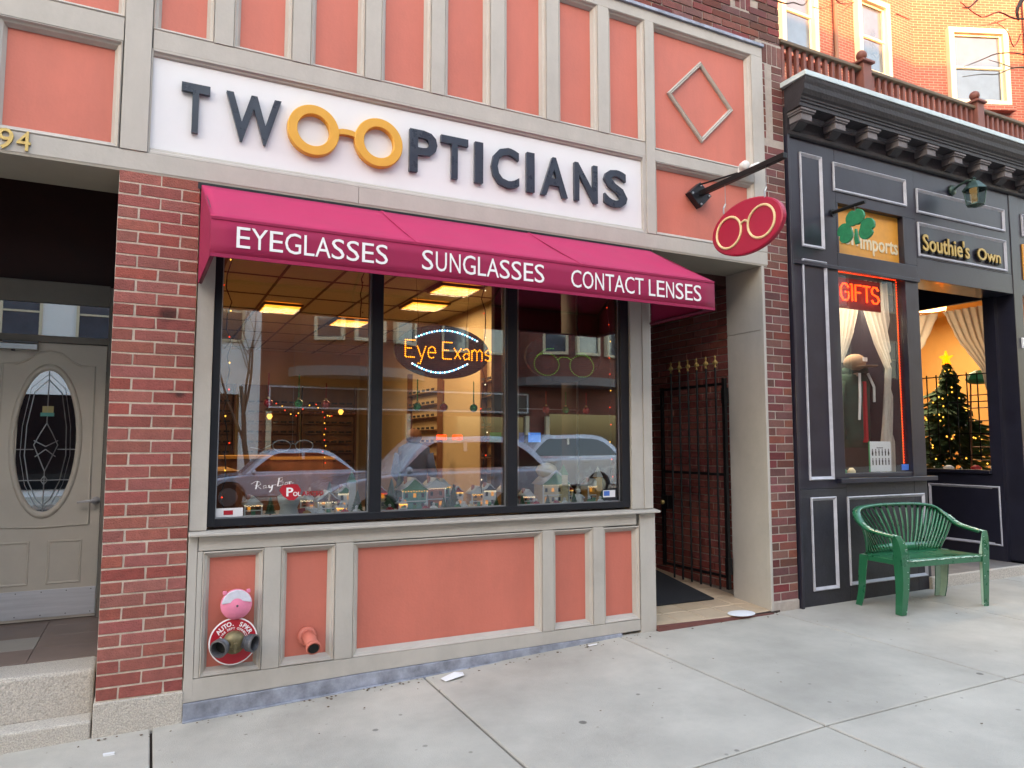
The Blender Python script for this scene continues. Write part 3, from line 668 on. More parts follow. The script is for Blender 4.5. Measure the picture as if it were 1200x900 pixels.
def thick(o, t=.003):
    s_ = o.modifiers.new('solid', 'SOLIDIFY'); s_.thickness = t; s_.offset = 0; return o
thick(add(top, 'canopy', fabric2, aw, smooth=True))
for s_ in (.333, .667):
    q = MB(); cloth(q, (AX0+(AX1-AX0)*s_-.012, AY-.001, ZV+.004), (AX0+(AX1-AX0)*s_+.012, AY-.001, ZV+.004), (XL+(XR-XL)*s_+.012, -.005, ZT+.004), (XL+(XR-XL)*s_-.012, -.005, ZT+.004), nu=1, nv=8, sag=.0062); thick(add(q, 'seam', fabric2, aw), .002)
q = MB(); q.box(AX0+.002, AX1-.002, AY-.0045, AY-.0016, ZB, ZB+.018); q.box(AX0+.002, AX1-.002, AY-.0045, AY-.0016, ZV-.012, ZV+.002); add(q, 'hem', fabric, aw)
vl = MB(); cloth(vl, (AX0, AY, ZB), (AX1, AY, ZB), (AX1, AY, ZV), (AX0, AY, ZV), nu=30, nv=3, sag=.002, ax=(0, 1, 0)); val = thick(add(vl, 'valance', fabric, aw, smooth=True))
for xa, xb in ((AX0, XL), (AX1, XR)):
    sd_ = MB(); sd_.poly([(xa, AY, ZB), (xa, AY, ZV), (xb, -.004, ZT), (xb, -.004, ZB-.01)], [(0, 1, 2, 3)]); thick(add(sd_, 'side_panel', fabric, aw))
fm = MB()
for xa, xb in ((AX0+.012, XL+.012), (AX1-.012, XR-.012)):
    fm.tube([(xb, -.006, ZB-.0), (xa, AY+.012, ZB+.012), (xa, AY+.012, ZV-.01), (xb, -.01, ZT-.02)], .011, 6)
fm.tube([(AX0+.02, AY+.012, ZB+.012), (AX1-.02, AY+.012, ZB+.012)], .010, 6); fm.tube([(AX0+.02, AY+.014, ZV-.01), (AX1-.02, AY+.014, ZV-.01)], .010, 6)
for x in (1.5, 2.6): fm.tube([(x, AY+.012, ZB+.012), (x, AY+.012, ZV-.01), (x, -.01, ZT-.03)], .010, 6)
add(fm, 'awning_frame', maroon, aw, smooth=True)
add(MB().box(.40, 3.625, -.002, .06, 2.945, 2.985), 'awning_rail', blackfr, aw)
for word, a, b, z0, z1 in (('EYEGLASSES', .556, 1.331, 2.458, 2.564), ('SUNGLASSES', 1.527, 2.307, 2.456, 2.566), ('CONTACT LENSES', 2.497, 3.531, 2.452, 2.560)):
    adv = {'E': (.667, .079, .626), 'Y': (.667, .003, .662), 'G': (.778, .046, .721), 'L': (.556, .073, .520), 'A': (.667, -.001, .669), 'S': (.667, .045, .613), 'U': (.722, .078, .645), 'N': (.722, .076, .641), 'C': (.722, .05, .687), 'O': (.778, .048, .733), 'T': (.611, .023, .589), ' ': (.278, 0, 0)}
    k_ = (b-a)/(sum(adv[c_][0] for c_ in word)-adv[word[0]][1]-(adv[word[-1]][0]-adv[word[-1]][2])); u_0 = a-adv[word[0]][1]*k_
    for c_ in word:
        ad_, l_, r2_ = adv[c_]
        if c_ != ' ': ov = .0012 if c_ in 'GSCOU' else 0; letters(c_, u_0+l_*k_, u_0+r2_*k_, z0-(ov if c_ != 'U' else ov), z1+(ov if c_ != 'U' else 0), .0008, -.002, front(AY-.0048), 'letter', lettering, val)
        u_0 += ad_*k_

# ---------------------------------------------------------------- projecting oval sign
bs = thing('projecting_sign', 'crimson oval sign with cream spectacles hanging from a black bracket', 'sign', (4.12, 0, 3.5))
SX = 4.12
bp_ = MB(); bp_.prism([(SX-.115, 3.50), (SX, 3.60), (SX+.115, 3.50), (SX, 3.39)], -.012, .047); brk = add(bp_, 'wall_plate', blackfr, bs, bevel=.003)
bl = MB(); [bl.lathe([(.009, 0), (.009, .008)], (SX+a, -.012, 3.497+b), '-y', 6) for a, b in ((-.085, 0), (.085, 0), (0, .075), (0, -.08))]; add(bl, 'bolts', alu, brk)
ar = MB(); ar.box(SX-.02, SX+.02, -.88, -.012, 3.485, 3.525); add(ar, 'arm', iron, bs, bevel=.003)
ar2 = MB(); ar2.tube([(SX-.005, -.012, 3.578), (SX, -.42, 3.535)], .007, 6); add(ar2, 'brace', iron, bs)
he = MB()
def ey(a, b, x, n=48): return [(x, -.505+a*math.cos(2*math.pi*k/n), 3.092+b*math.sin(2*math.pi*k/n)) for k in range(n)]
V = ey(.345, .195, SX-.022)+ey(.355, .205, SX-.016)+ey(.355, .205, SX+.016)+ey(.345, .195, SX+.022); n = 48
he.poly(V, [(i*n+k, i*n+(k+1) % n, (i+1)*n+(k+1) % n, (i+1)*n+k) for i in range(3) for k in range(n)]+[tuple(range(n)), tuple(range(4*n-1, 3*n-1, -1))]); brd = add(he, 'oval_board', signred, bs)
for sx in (-1, 1):
    sp_ = MB()
    for cy in (-.340, -.665):
        sp_.tube([(SX+sx*.026, cy+.128*math.cos(2*math.pi*k/32), 3.088+.118*math.sin(2*math.pi*k/32)) for k in range(32)], .010, 6, closed=True)
    sp_.tube([(SX+sx*.026, y, z) for y, z in ((-.462, 3.115), (-.485, 3.135), (-.505, 3.14), (-.52, 3.135), (-.542, 3.115))], .009, 6)
    add(sp_, 'spectacles_emblem', cream, brd, smooth=True)
for y in (-.285, -.70):
    wr = MB(); wr.tube([(SX, y, 3.485), (SX, y, 3.30)], .0025, 5); wr.box(SX-.024, SX-.016, y-.012, y+.012, 3.22, 3.30) if False else None; wr.tube([(SX-.02, y, 3.255), (SX-.02, y, 3.30), (SX, y, 3.335)], .006, 6)
    add(wr, 'hanger', alu, bs)
# small white floodlight on the fascia
fl_ = thing('small_floodlight', 'small white twin fixture mounted on grey fascia behind the sign arm', 'light', (4.6, 0, 3.78))
q = MB(); q.box(4.53, 4.66, -.06, -.0, 3.75, 3.79); add(q, 'mount', mat('white_plastic', (220, 220, 218), .5), fl_, bevel=.005)
q = MB(); q.lathe([(.02, 0), (.035, .02), (.038, .08), (.03, .09)], (4.55, -.03, 3.79), Vector((-.35, -.9, -.1)), 12); q.lathe([(.02, 0), (.035, .02), (.038, .08), (.03, .09)], (4.64, -.03, 3.79), Vector((.45, -.9, .1)), 12); add(q, 'lamp_head', MAT['white_plastic'], fl_, smooth=True)

# ---------------------------------------------------------------- passage with gate
pas = thing('passage_wall', 'dark brick side wall of the passage behind the iron gate', 'wall', (4.9, 1, .2))
pm = add(MB().box(4.868, 4.93, .43, 1.75, .12, 3.0), 'mortar_bed', mortard, pas)
def cours_y():
    z = .2; k = 0
    while z < 2.92:
        off = 0 if k % 2 else .1
        cuts = [.435]; y = .435+off
        while y < 1.745:
            y += .213
            if .47 < y < 1.72: cuts.append(y)
        cuts.append(1.745)
        for a, b in zip(cuts, cuts[1:]): brick_at(a, b, z+CH/2, pm, brickm, 4.86, axis='y')
        z += CH; k += 1
cours_y()
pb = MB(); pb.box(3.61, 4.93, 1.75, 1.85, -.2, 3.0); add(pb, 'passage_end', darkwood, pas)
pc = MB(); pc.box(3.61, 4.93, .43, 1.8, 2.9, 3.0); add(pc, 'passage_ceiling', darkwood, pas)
fl2 = bpy.data.objects.new('passage_floor', None); COL.objects.link(fl2); fl2['kind'] = 'structure'; WL[fl2] = Vector((0, 0, 0))
pz = lambda x, y: .135+.065*max(0, y)
add(MB().poly([(3.61, -.01, .05), (4.86, -.01, .05), (4.86, -.01, .132), (3.61, -.01, .118), (3.61, 1.75, .05), (4.86, 1.75, .05), (4.86, 1.75, .235), (3.61, 1.75, .235)], [(0, 1, 2, 3), (3, 2, 6, 7), (0, 4, 5, 1), (1, 5, 6, 2), (0, 3, 7, 4)]), 'grout_bed', jointm, fl2)
for i in range(5):
    for j in range(7):
        x0 = 3.63+i*.245; y0 = .005+j*.245
        if y0 > 1.6: continue
        slab(x0, min(x0+.245, 4.85), y0, min(y0+.245, 1.74), fl2, tilem, 'tile', gap=.003, zf=pz)
th = MB(); th.prism([(3.612, .09), (4.77, .105), (4.77, .122), (3.612, .145)], -.035, .004); add(th, 'threshold', mat('red_brown_threshold', (112, 66, 60), .6, dirt=.3), fl2)
mt = MB(); mt.prism([(3.64, .44), (4.55, .42), (4.74, 1.46), (3.64, 1.46)], .0, .012, 'z'); mt.v = [(x, y, z+pz(x, y)+.004) for x, y, z in mt.v]
single(mt, 'door_mat', matm, 'black rubber mat on the buff tiles inside the gated passage', 'mat')
gate = thing('iron_gate', 'black iron gate with gold spear finials standing open in the passage', 'gate', (4.72, .42, .23))
GX = 4.72
def bar(mb, a, b, w=.011):
    mb.box(min(a[0], b[0])-w, max(a[0], b[0])+w, min(a[1], b[1])-w, max(a[1], b[1])+w, min(a[2], b[2])-w, max(a[2], b[2])+w)
gy = [.505, .625, .750, .872, .995, 1.118]
q = MB(); bar(q, (GX, .42, .25), (GX, .42, 2.05), .016); add(q, 'hinge_post', iron, gate)
q = MB(); bar(q, (GX, 1.285, .33), (GX, 1.285, 2.02), .014); add(q, 'latch_post', iron, gate)
for z in (2.015, 1.218, .338): q = MB(); q.box(GX-.009, GX+.009, .436, 1.271, z-.012, z+.012); add(q, 'cross_rail', iron, gate)
sp_m = MB(); sp_m.lathe([(.008, 0), (.014, .006), (.006, .014), (.005, .03), (.018, .046), (.012, .062), (.004, .078), (.010, .088), (.001, .115)], (0, 0, 0), 'z', 8)
sp_m.ball((0, -.020, .044), .010, 6, (1, 1, 1.6)); sp_m.ball((0, .020, .044), .010, 6, (1, 1, 1.6)); sp_me = mesh_of(sp_m, 'finial', goldspike, True)
b_m = mesh_of(MB().tube([(0, 0, 0), (0, 0, 1.94)], .0095, 6), 'bar', iron)
for y in gy:
    o = inst(b_m, 'bar', gate, (GX-.02, y, .225)); inst(sp_me, 'finial', o, (GX-.02, y, 2.165)); o.children[0].location = (0, 0, 1.94)
q = MB(); q.box(GX-.03, GX+.03, 1.19, 1.29, .86, .99); lk = add(q, 'lock_box', iron, gate, bevel=.003); add(MB().ball((GX-.055, 1.235, .925), .022, 10), 'knob', brass, lk, smooth=True)
add(MB().box(GX-.02, GX+.03, .400, .44, .36, .50), 'hinge', iron, gate); add(MB().box(GX-.02, GX+.03, .400, .44, 1.84, 1.98), 'hinge', iron, gate)
pp = MB(); pp.lathe([(.001, 0), (.15, .002), (.15, .004), (.10, .010), (.001, .012)], (4.50, .02, .142), 'z', 20); pp.v = [(4.46+(x-4.5)*.82+.05*(y-.02), .01+(y-.02)*.62, z) for x, y, z in pp.v]
single(pp, 'paper_scrap', paper, 'crumpled white paper lying flat at the passage threshold', 'paper')

# ---------------------------------------------------------------- fire connection, alarm disc, pipe
fd = thing('fire_connection', 'twin outlet sprinkler connection on a round red AUTO SPKR plate', 'fire connection', (.667, 0, .39))
C0 = (.667, .385)
q = MB(); q.lathe([(.129, 0), (.129, .004), (.1225, .0045)], (C0[0], -.006, C0[1]), '-y', 40); add(q, 'plate_rim', lettering, fd)
q = MB(); q.lathe([(.122, 0), (.122, .006)], (C0[0], -.006, C0[1]), '-y', 40); plate = add(q, 'red_plate', fired, fd)
def arc_text(s_, rad, size, a0, a1, y, parent, m, bold=.03):
    n = len(s_)
    for i, ch in enumerate(s_):
        if ch == ' ': continue
        a = R(a0+(a1-a0)*i/(n-1)); V, F = text_pts(ch, bold, .01)
        us = [p[0] for p in V]; cx = (min(us)+max(us))/2; mb = MB()
        mb.poly([(C0[0]+(math.sin(a)*(rad+p[1]*size)+math.cos(a)*(p[0]-cx)*size), y-p[2]*.05, C0[1]+(math.cos(a)*(rad+p[1]*size)-math.sin(a)*(p[0]-cx)*size)) for p in V], F)
        add(mb, 'letter', m, parent)
arc_text('AUTO. SPKR', .086, .034, -54, 62, -.0125, plate, lettering)
arc_text('FIRE DEPT CONNECT', .066, .0165, -66, 68, -.0125, plate, lettering)
arc_text('SPRINKLER', -.10, .001, 10, 12, -.0125, plate, lettering) if False else None
q = MB(); q.ball((.667, -.045, .400), .054, 20, (1.05, .9, .95)); q.tube([(.667, -.01, .385), (.667, -.06, .38)], .055, 16); add(q, 'bronze_body', bronze, fd, smooth=True)
q = MB(); q.box(.660, .674, -.118, -.08, .345, .40); add(q, 'rib', bronze, fd, bevel=.003)
for sx, d in ((-1, Vector((-.55, -.82, -.12))), (1, Vector((.75, -.62, -.05)))):
    c = Vector((.667+sx*.045, -.045, .385)); q = MB(); q.lathe([(.030, 0), (.034, .012), (.030, .018), (.036, .026), (.044, .034), (.047, .040), (.0445, .044), (.0475, .048), (.045, .052), (.048, .056), (.0455, .060), (.049, .066), (.049, .075), (.040, .077), (.036, .06), (.034, .02)], c, d, 24); o = add(q, 'outlet', dull, fd, smooth=False)
    q = MB(); dd = d.normalized(); q.lathe([(.0345, 0), (.0345, .002)], c+dd*.035, d, 16); add(q, 'bore', blackhole, o)
al = thing('alarm_gong', 'round pink and white chipped disc above the red sprinkler plate', 'alarm', (.677, 0, .585))
q = MB(); q.lathe([(.083, 0), (.084, .012), (.078, .024), (.04, .034), (.012, .038), (.001, .039)], (.677, .0, .587), '-y', 32); add(q, 'gong_disc', pink, al, smooth=True)
q = MB(); q.prism([(.677+.0795*math.cos(R(a)), .590+.079*math.sin(R(a))) for a in range(5, 176, 10)]+[(.64, .600), (.665, .588), (.70, .606)], -.0345, -.020); add(q, 'chipped_patch', palepink, al, bevel=.004)
q = MB(); q.box(.605, .625, -.02, .01, .645, .662); q.box(.73, .75, -.02, .01, .648, .664); add(q, 'lug', pink, al, bevel=.002); q = MB(); q.lathe([(.006, 0), (.006, .006)], (.679, -.036, .583), '-y', 8); add(q, 'screw', dull, al)
pi_ = thing('drain_outlet', 'salmon painted pipe stub poking out of the second small panel', 'pipe', (1.08, 0, .35))
q = MB(); q.lathe([(.056, 0), (.056, .018), (.048, .028), (.042, .03)], (1.08, .046, .355), '-y', 20); q.tube([(1.08, .03, .355), (1.083, -.045, .350), (1.088, -.115, .325)], .036, 16); q.lathe([(.042, 0), (.042, .02), (.034, .022), (.034, .01)], (1.087, -.105, .329), Vector((.02, -.7, -.3)), 18); add(q, 'stub', salmon, pi_, smooth=True)
q = MB(); q.lathe([(.030, 0), (.030, .001)], (1.0875, -.1265, .3205), Vector((.02, -.7, -.3)), 16); add(q, 'bore', blackhole, pi_)

# ---------------------------------------------------------------- shop interior (seen through the glass)
room = thing('shop_interior', 'warmly lit opticians showroom with tan walls behind the glass', 'room', (2, 3, .5))
q = MB(); q.box(.40, 3.6, .14, 8.7, .02, .12); add(q, 'showroom_floor', carpet, room)
q = MB(); q.box(.30, .40, .14, 8.7, .02, 3.2); q.box(.4, 4.9, 8.6, 8.7, .02, 3.2); q.box(3.603, 3.72, 1.9, 8.7, .02, 3.2); add(q, 'showroom_wall', tan, room)
q = MB(); q.box(3.50, 3.60, .14, 1.75, .02, 3.1); add(q, 'dark_panelling', darkwood, room)
q = MB(); q.box(.3, 3.72, .14, 8.7, 3.1, 3.14); add(q, 'showroom_ceiling', ceilm, room)
q = MB()
xs = [.52+.61*i*.575 for i in range(0, 10)]
for x in (.75, 1.28, 1.79, 2.27, 2.74, 3.23): q.box(x-.012, x+.012, .14, 8.6, 3.092, 3.0995)
for k in range(9): y = .9+k*.92; q.box(.4, 3.6, y-.012, y+.012, 3.0915, 3.099)
add(q, 'ceiling_grid', gridm, room)
for (x0, x1, y0, y1, lb_) in ((1.32, 1.72, 4.05, 4.58, 'warm ceiling light in the first pane, above the red bauble'), (2.29, 2.70, 4.68, 5.20, 'warm ceiling light partly hidden by the first mullion'), (2.78, 3.20, 3.18, 3.63, 'lower warm ceiling light of the second pane'), (2.77, 3.18, 2.24, 2.64, 'upper warm ceiling light of second pane, just under the awning')):
    t = thing('ceiling_light', lb_, 'ceiling light', ((x0+x1)/2, (y0+y1)/2, 3.08), 'warm ceiling lights of the opticians')
    al_ = bpy.data.lights.new('ceiling_lamp', 'AREA'); al_.size = .4; al_.energy = 2.3; al_.color = (1, .78, .54); ao_ = bpy.data.objects.new('ceiling_lamp', al_); COL.objects.link(ao_); ao_.parent = t; ao_.location = (0, 0, -.03)
    add(MB().box(x0, x1, y0, y1, 3.066, 3.090), 'diffuser', lamp_e, t)
    q = MB(); q.box(x0-.02, x1+.02, y0-.02, y0, 3.062, 3.0915); q.box(x0-.02, x1+.02, y1, y1+.02, 3.062, 3.0915); q.box(x0-.02, x0, y0, y1, 3.062, 3.0913); q.box(x1, x1+.02, y0, y1, 3.062, 3.0913); q.box(x0, x1, (y0*2+y1)/3, (y0*2+y1)/3+.01, 3.064, 3.0905); q.box(x0, x1, (y0+y1*2)/3, (y0+y1*2)/3+.01, 3.064, 3.0905); add(q, 'light_frame', gridm, t)
for i, (x0, x1, y0, y1, h) in enumerate(((.6, 1.5, 4.6, 5.1, 1.35), (1.7, 2.6, 6.2, 6.7, 1.3), (.5, .9, 2.4, 3.6, 1.25))):
    t = thing('counter', ['brown wooden dispensing counter in the middle of the showroom', 'brown wooden counter before the back wall of showroom', 'low brown display cabinet along the inner side wall'][i], 'counter', (x0, y0, .5))
    add(MB().box(x0, x1, y0, y1, .12, h-.04), 'carcass', woodm, t); add(MB().box(x0-.03, x1+.03, y0-.03, y1+.03, h-.04, h), 'counter_top', ochre, t, bevel=.004)
# racks of frames on the back and side walls
for i, (x0, x1, y0, ax) in enumerate(((.55, 1.45, 8.5, 'x'), (1.6, 2.5, 8.5, 'x'), (2.6, 3.5, 8.5, 'x'), (2.1, 3.0, 3.53, 'y'), (4.4, 5.6, 3.53, 'y'))):
    t = thing('frame_rack', ['dim rack of spectacle frames on the back wall behind the first pane', 'dim rack of spectacle frames on the middle of the back wall', 'dim rack of spectacle frames in the far back corner', 'rack of spectacle frames on the tan side wall behind the person', 'deep set rack of spectacle frames further along the tan side wall'][i], 'rack', (x0, y0, 1.2), 'racks of spectacle frames on the showroom walls')
    q = MB(); e = MB(); gl = MB()
    for k in range(7):
        z = 1.15+k*.17
        if ax == 'x': q.box(x0, x1, y0, y0+.08, z, z+.015)
        else: q.box(y0, y0+.07, x0, x1, z, z+.015)
        for j in range(6):
            s_ = x0+.08+j*(x1-x0-.1)/6
            for dd in (0, .05):
                if ax == 'x': gl.box(s_+dd, s_+dd+.045, y0-.02, y0-.01, z+.02, z+.05)
                else: gl.box(y0-.02, y0-.01, s_+dd, s_+dd+.045, z+.02, z+.05)
    if ax == 'x': q.box(x0-.03, x0, y0-.02, y0+.09, .6, 2.5); q.box(x1, x1+.03, y0-.02, y0+.09, .6, 2.5); q.box(x0, x1, y0+.075, y0+.09, .6, 2.5)
    else: q.box(y0-.0, y0+.072, x0-.03, x0, .6, 2.5); q.box(y0-.0, y0+.072, x1, x1+.03, .6, 2.5)
    add(q, 'rack_shelves', woodm, t); add(gl, 'spectacles', dark, t, kind='stuff')
for x, y, z, lb_ in ((.9, 7.9, 2.2, 'tiny warm lamp glowing deep in the showroom beside the orange garland'), (2.0, 8.3, 1.9, 'tiny warm lamp glowing near the first mullion'), (3.2, 8.3, 2.0, 'tiny warm lamp glowing in the far corner behind the second pane')):
    q = MB(); q.lathe([(.02, 0), (.05, .05), (.03, .09)], (x, y, z), 'z', 10); t = single(q, 'display_lamp', lamp_y, lb_, 'lamp', 'display lamps deep in the showroom')
# white vertical shelf standards of the dark cabinet and its screens
t = thing('display_cabinet', 'dark glass display cabinet with pale uprights behind the third pane', 'cabinet', (3.3, 1.2, .5))
for x, y in ((2.74, .55), (3.28, .55)): add(MB().box(x, x+.012, y, y+.012, 1.04, 2.98), 'upright', alu, t)
add(MB().box(2.74, 3.30, .552, .56, 1.755, 1.762), 'shelf_edge', alu, t)
q = MB(); q.box(2.80, 3.46, 1.1, 1.16, 1.05, 3.0); add(q, 'cabinet_back', darkwood, t)
for k, (x, m_) in enumerate(((2.70, led('green_screen', (40, 140, 80), .02)), (2.90, led('blue_screen', (60, 90, 190), .02)), (3.06, led('bright_blue_screen', (40, 140, 255), .08)))):
    single(MB().box(x, x+.11, .96, .98, 1.50, 1.58), 'small_screen', m_, ['small green lit display in the dark cabinet', 'dim blue lit display between the green and bright blue ones', 'bright blue lit display in the dark cabinet'][k], 'screen')
for x, lb_ in ((2.33, 'small red glowing tag beside the rack of frames'), (2.47, 'small red glowing tag nearest the second mullion')):
    single(MB().box(x, x+.08, 1.2, 1.22, 1.52, 1.56), 'red_tag_light', neon_red, lb_, 'light', 'pair of small red glowing tags')
# person at the back of the showroom
t = thing('person', 'person in a blue jacket standing by the tan wall inside the showroom', 'person', (3.12, 4.1, .12))
def skinned(name, pts, edges, m, parent, root=0, lev=2):
    me = bpy.data.meshes.new(name); me.from_pydata([p[:3] for p in pts], edges, []); me.materials.append(m)
    o = bpy.data.objects.new(name, me); COL.objects.link(o); o.parent = parent
    o.modifiers.new('skin', 'SKIN'); 
    for i, p in enumerate(pts): me.skin_vertices[0].data[i].radius = (p[3], p[3] if len(p) < 5 else p[4])
    me.skin_vertices[0].data[root].use_root = True
    s_ = o.modifiers.new('sub', 'SUBSURF'); s_.levels = s_.render_levels = lev
    return o
PB = [(0, 0, .92, .15, .11), (0, 0, 1.12, .13, .10), (0, 0, 1.36, .17, .11), (0, 0, 1.48, .055), (0, -.01, 1.55, .06), (0, -.02, 1.63, .085, .095), (0, -.02, 1.70, .07),
      (-.2, 0, 1.40, .055), (-.26, -.03, 1.14, .045), (-.20, -.22, 1.02, .035), (.2, 0, 1.40, .055), (.26, -.03, 1.14, .045), (.20, -.22, 1.02, .035),
      (-.1, 0, .86, .09), (-.11, 0, .48, .065), (-.11, .02, .08, .045), (-.11, -.12, .04, .035), (.1, 0, .86, .09), (.11, 0, .48, .065), (.11, .02, .08, .045), (.11, -.12, .04, .035)]
sc_ = .88
body = skinned('body', [(a[0]*sc_, a[1]*sc_, a[2]*sc_, *[v*sc_ for v in a[3:]]) for a in PB], [(0, 1), (1, 2), (2, 3), (3, 4), (4, 5), (5, 6), (2, 7), (7, 8), (8, 9), (2, 10), (10, 11), (11, 12), (0, 13), (13, 14), (14, 15), (15, 16), (0, 17), (17, 18), (18, 19), (19, 20)], skin, t)
q = MB(); q.lathe([(.17, .0), (.165, .25), (.20, .42), (.19, .52), (.08, .58), (.065, .60)], (0, 0, .80), 'z', 18); q.v = [(x, y*.72, z) for x, y, z in q.v]
for sx in (-1, 1): q.tube([(sx*.17, 0, 1.24), (sx*.23, -.03, 1.0), (sx*.18, -.19, .90)], [.07, .058, .05], 10)
add(q, 'jacket', blue, t, local=True, smooth=True)
q = MB(); q.ball((0, .012, 1.46), .100, 14, (1, 1.02, .98)); add(q, 'hair', hair, t, local=True, smooth=True)
t.rotation_euler.z = R(155)

# display shelf and ornaments
sh = MB(); sh.box(.50, 3.50, .14, .75, 1.0, 1.035); single(sh, 'display_shelf', mat('white_cotton_shelf', (206, 206, 212), .9, vary=.1, vscale=30, bump=.6, bscale=80), 'white cotton covered shelf along the inside of the shop window', 'shelf')
ZS = 1.036
def mini_house(x, y, w_, d, h, wallm, roof_, label, tower=False, sc=1., extra=None):
    t = thing('model_house', label, 'model house', (x, y, ZS)); add(MB().box(x-w_/2, x+w_/2, y-d/2, y+d/2, ZS, ZS+h), 'wall', wallm, t, bevel=.002)
    q = MB(); q.prism([(x-w_/2-.012, ZS+h), (x+w_/2+.012, ZS+h), (x, ZS+h+w_*.42)], y-d/2-.012, y+d/2+.012); rf = add(q, 'roof', roof_, t)
    for k in range(2):
        for j in range(max(2, int(w_/.05))):
            nx = max(2, int(w_/.05)); xx = x-w_/2+(j+.5)*w_/nx
            add(MB().box(xx-.009, xx+.009, y-d/2-.004, y-d/2, ZS+.03+k*h*.45, ZS+.03+k*h*.45+.028), 'window', (lamp_dim if (j*3+k*2+int(x*100)) % 5 == 0 else dark), t)
    add(MB().box(x-.012, x+.012, y-d/2-.006, y-d/2, ZS, ZS+.045), 'door', greenp, t)
    q = MB(); q.prism([(x-w_/2-.014, ZS+h+.001), (x-w_*.30, ZS+h+w_*.17), (x, ZS+h+w_*.42+.008), (x+w_*.30, ZS+h+w_*.17), (x+w_/2+.014, ZS+h+.001), (x+w_*.36, ZS+h+w_*.20), (x, ZS+h+w_*.42+.014), (x-w_*.36, ZS+h+w_*.20)], y-d/2-.014, y+d/2+.014); q.ball((x-.3*w_, y-d*.1, ZS+h+w_*.16), w_*.16, 8, (1, 1.6, .4)); q.ball((x+.27*w_, y+d*.1, ZS+h+w_*.2), w_*.14, 8, (1, 1.6, .4)); add(q, 'roof_snow', snow, rf, smooth=True)
    add(MB().box(x-w_*.32, x-w_*.32+.018, y-.01, y+.01, ZS+h+.01, ZS+h+w_*.42+.02), 'chimney', rose, rf)
    q = MB(); q.box(x-w_/2-.004, x+w_/2+.004, y-d/2-.008, y-d/2, ZS+h*.47, ZS+h*.47+.006); q.box(x-w_/2-.004, x-w_/2+.004, y-d/2-.007, y-d/2, ZS, ZS+h); q.box(x+w_/2-.004, x+w_/2+.004, y-d/2-.007, y-d/2, ZS, ZS+h); add(q, 'trim_boards', snow, t)
    q = MB(); random.seed(int(x*1000)); [q.octa((x-w_/2+w_*k/9, y-d/2-.012, ZS+h-.003-.004*abs(math.sin(k*1.6))), .0035) for k in range(10)]; add(q, 'eaves_lights', random.choice((bulb_red, bulb_warm, bulb_white)), t)
    q = MB(); q.lathe([(w_*.75, 0), (w_*.62, .006), (.001, .012)], (x, y-d*.2, ZS), 'z', 14); add(q, 'snow_base', snow, t, smooth=True)
    if tower:
        q = MB(); q.box(x+w_*.2, x+w_*.2+.045, y-d/2-.02, y-d/2+.03, ZS, ZS+h+.07); add(q, 'tower', wallm, t); q = MB(); q.lathe([(.04, 0), (.001, .075)], (x+w_*.2+.022, y-d/2+.005, ZS+h+.07), 'z', 4); add(q, 'spire', roof_, t)
    return t
mini_house(1.235, .30, .13, .12, .085, ivory, woodm, 'small cream cottage with brown gabled roof in the window display')
mini_house(1.355, .34, .09, .09, .13, snow, greenp, 'narrow white chapel with green roof and spire beside cream cottage', tower=True)
mini_house(1.80, .28, .17, .12, .14, teal, greenp, 'teal and green model shopfront with red doors in the second pane')
mini_house(1.975, .34, .13, .12, .15, rose, snow, 'rose brick model house with snowy roof beside the teal shopfront')
mini_house(2.28, .30, .10, .1, .10, ochre, snow, 'ochre model cottage lit from inside in the second pane')
mini_house(2.345+.0, .24, .07, .07, .135, snow, red, 'slim white model house with red roof by the second mullion') if False else None
mini_house(2.905, .32, .22, .14, .15, ivory, greenp, 'large cream model mansion with green roof in the third pane', tower=True)
mini_house(3.235, .30, .10, .10, .13, ochre, snow, 'golden brown model chapel with snowy roof in the third pane', tower=True)
mini_house(2.35, .26, .085, .08, .125, snow, blackfr, 'white model shop with red shutters beside the second mullion')
for a_ in ((1.13, .40, .09, .08, .09, rose, snow, 'low rose cottage at the back of the first pane'), (1.30, .20, .06, .06, .05, ochre, snow, 'tiny ochre barn before the narrow white chapel'), (1.60, .42, .11, .09, .12, ivory, red, 'cream house with red roof behind the tall frosted tree'), (1.70, .19, .05, .05, .06, red, snow, 'tiny red shed before the teal shopfront'),
           (2.07, .44, .10, .09, .15, teal, snow, 'pale teal townhouse at the back between rose and ochre houses'), (2.17, .40, .07, .07, .11, snow, red, 'white cottage with red roof at the back of second pane'), (2.44+.12, .40, .10, .09, .10, ochre, greenp, 'brown cabin with green roof at the start of third pane'), (2.68, .30, .09, .08, .07, rose, snow, 'small pink cottage beside the mansion'),
           (3.08, .42, .09, .08, .10, ivory, red, 'cream cottage with red roof between the mansion and golden chapel'), (3.33-.02, .36, .07, .07, .08, snow, greenp, 'white hut with green roof in the last corner of third pane'), (.80, .42, .10, .09, .07, woodm, snow, 'brown log cabin behind the white brand card')):
    mini_house(*a_)
q = MB(); q.lathe([(.001, 0), (.06, .01), (.085, .05), (.07, .085), (.03, .105), (.001, .11)], (2.87, .33, ZS+.20), 'z', 12); single(q, 'snow_dome', ivory, 'big snowy cream dome on top of the model mansion', 'ornament', smooth=True)
q = MB(); q.lathe([(.045, 0), (.06, .02), (.05, .06), (.065, .10), (.07, .13), (.05, .14)], (.985, .2, ZS), 'z', 12); single(q, 'ceramic_mug', snow, 'pale green ceramic head shaped mug near the red round decal', 'ornament', smooth=True)
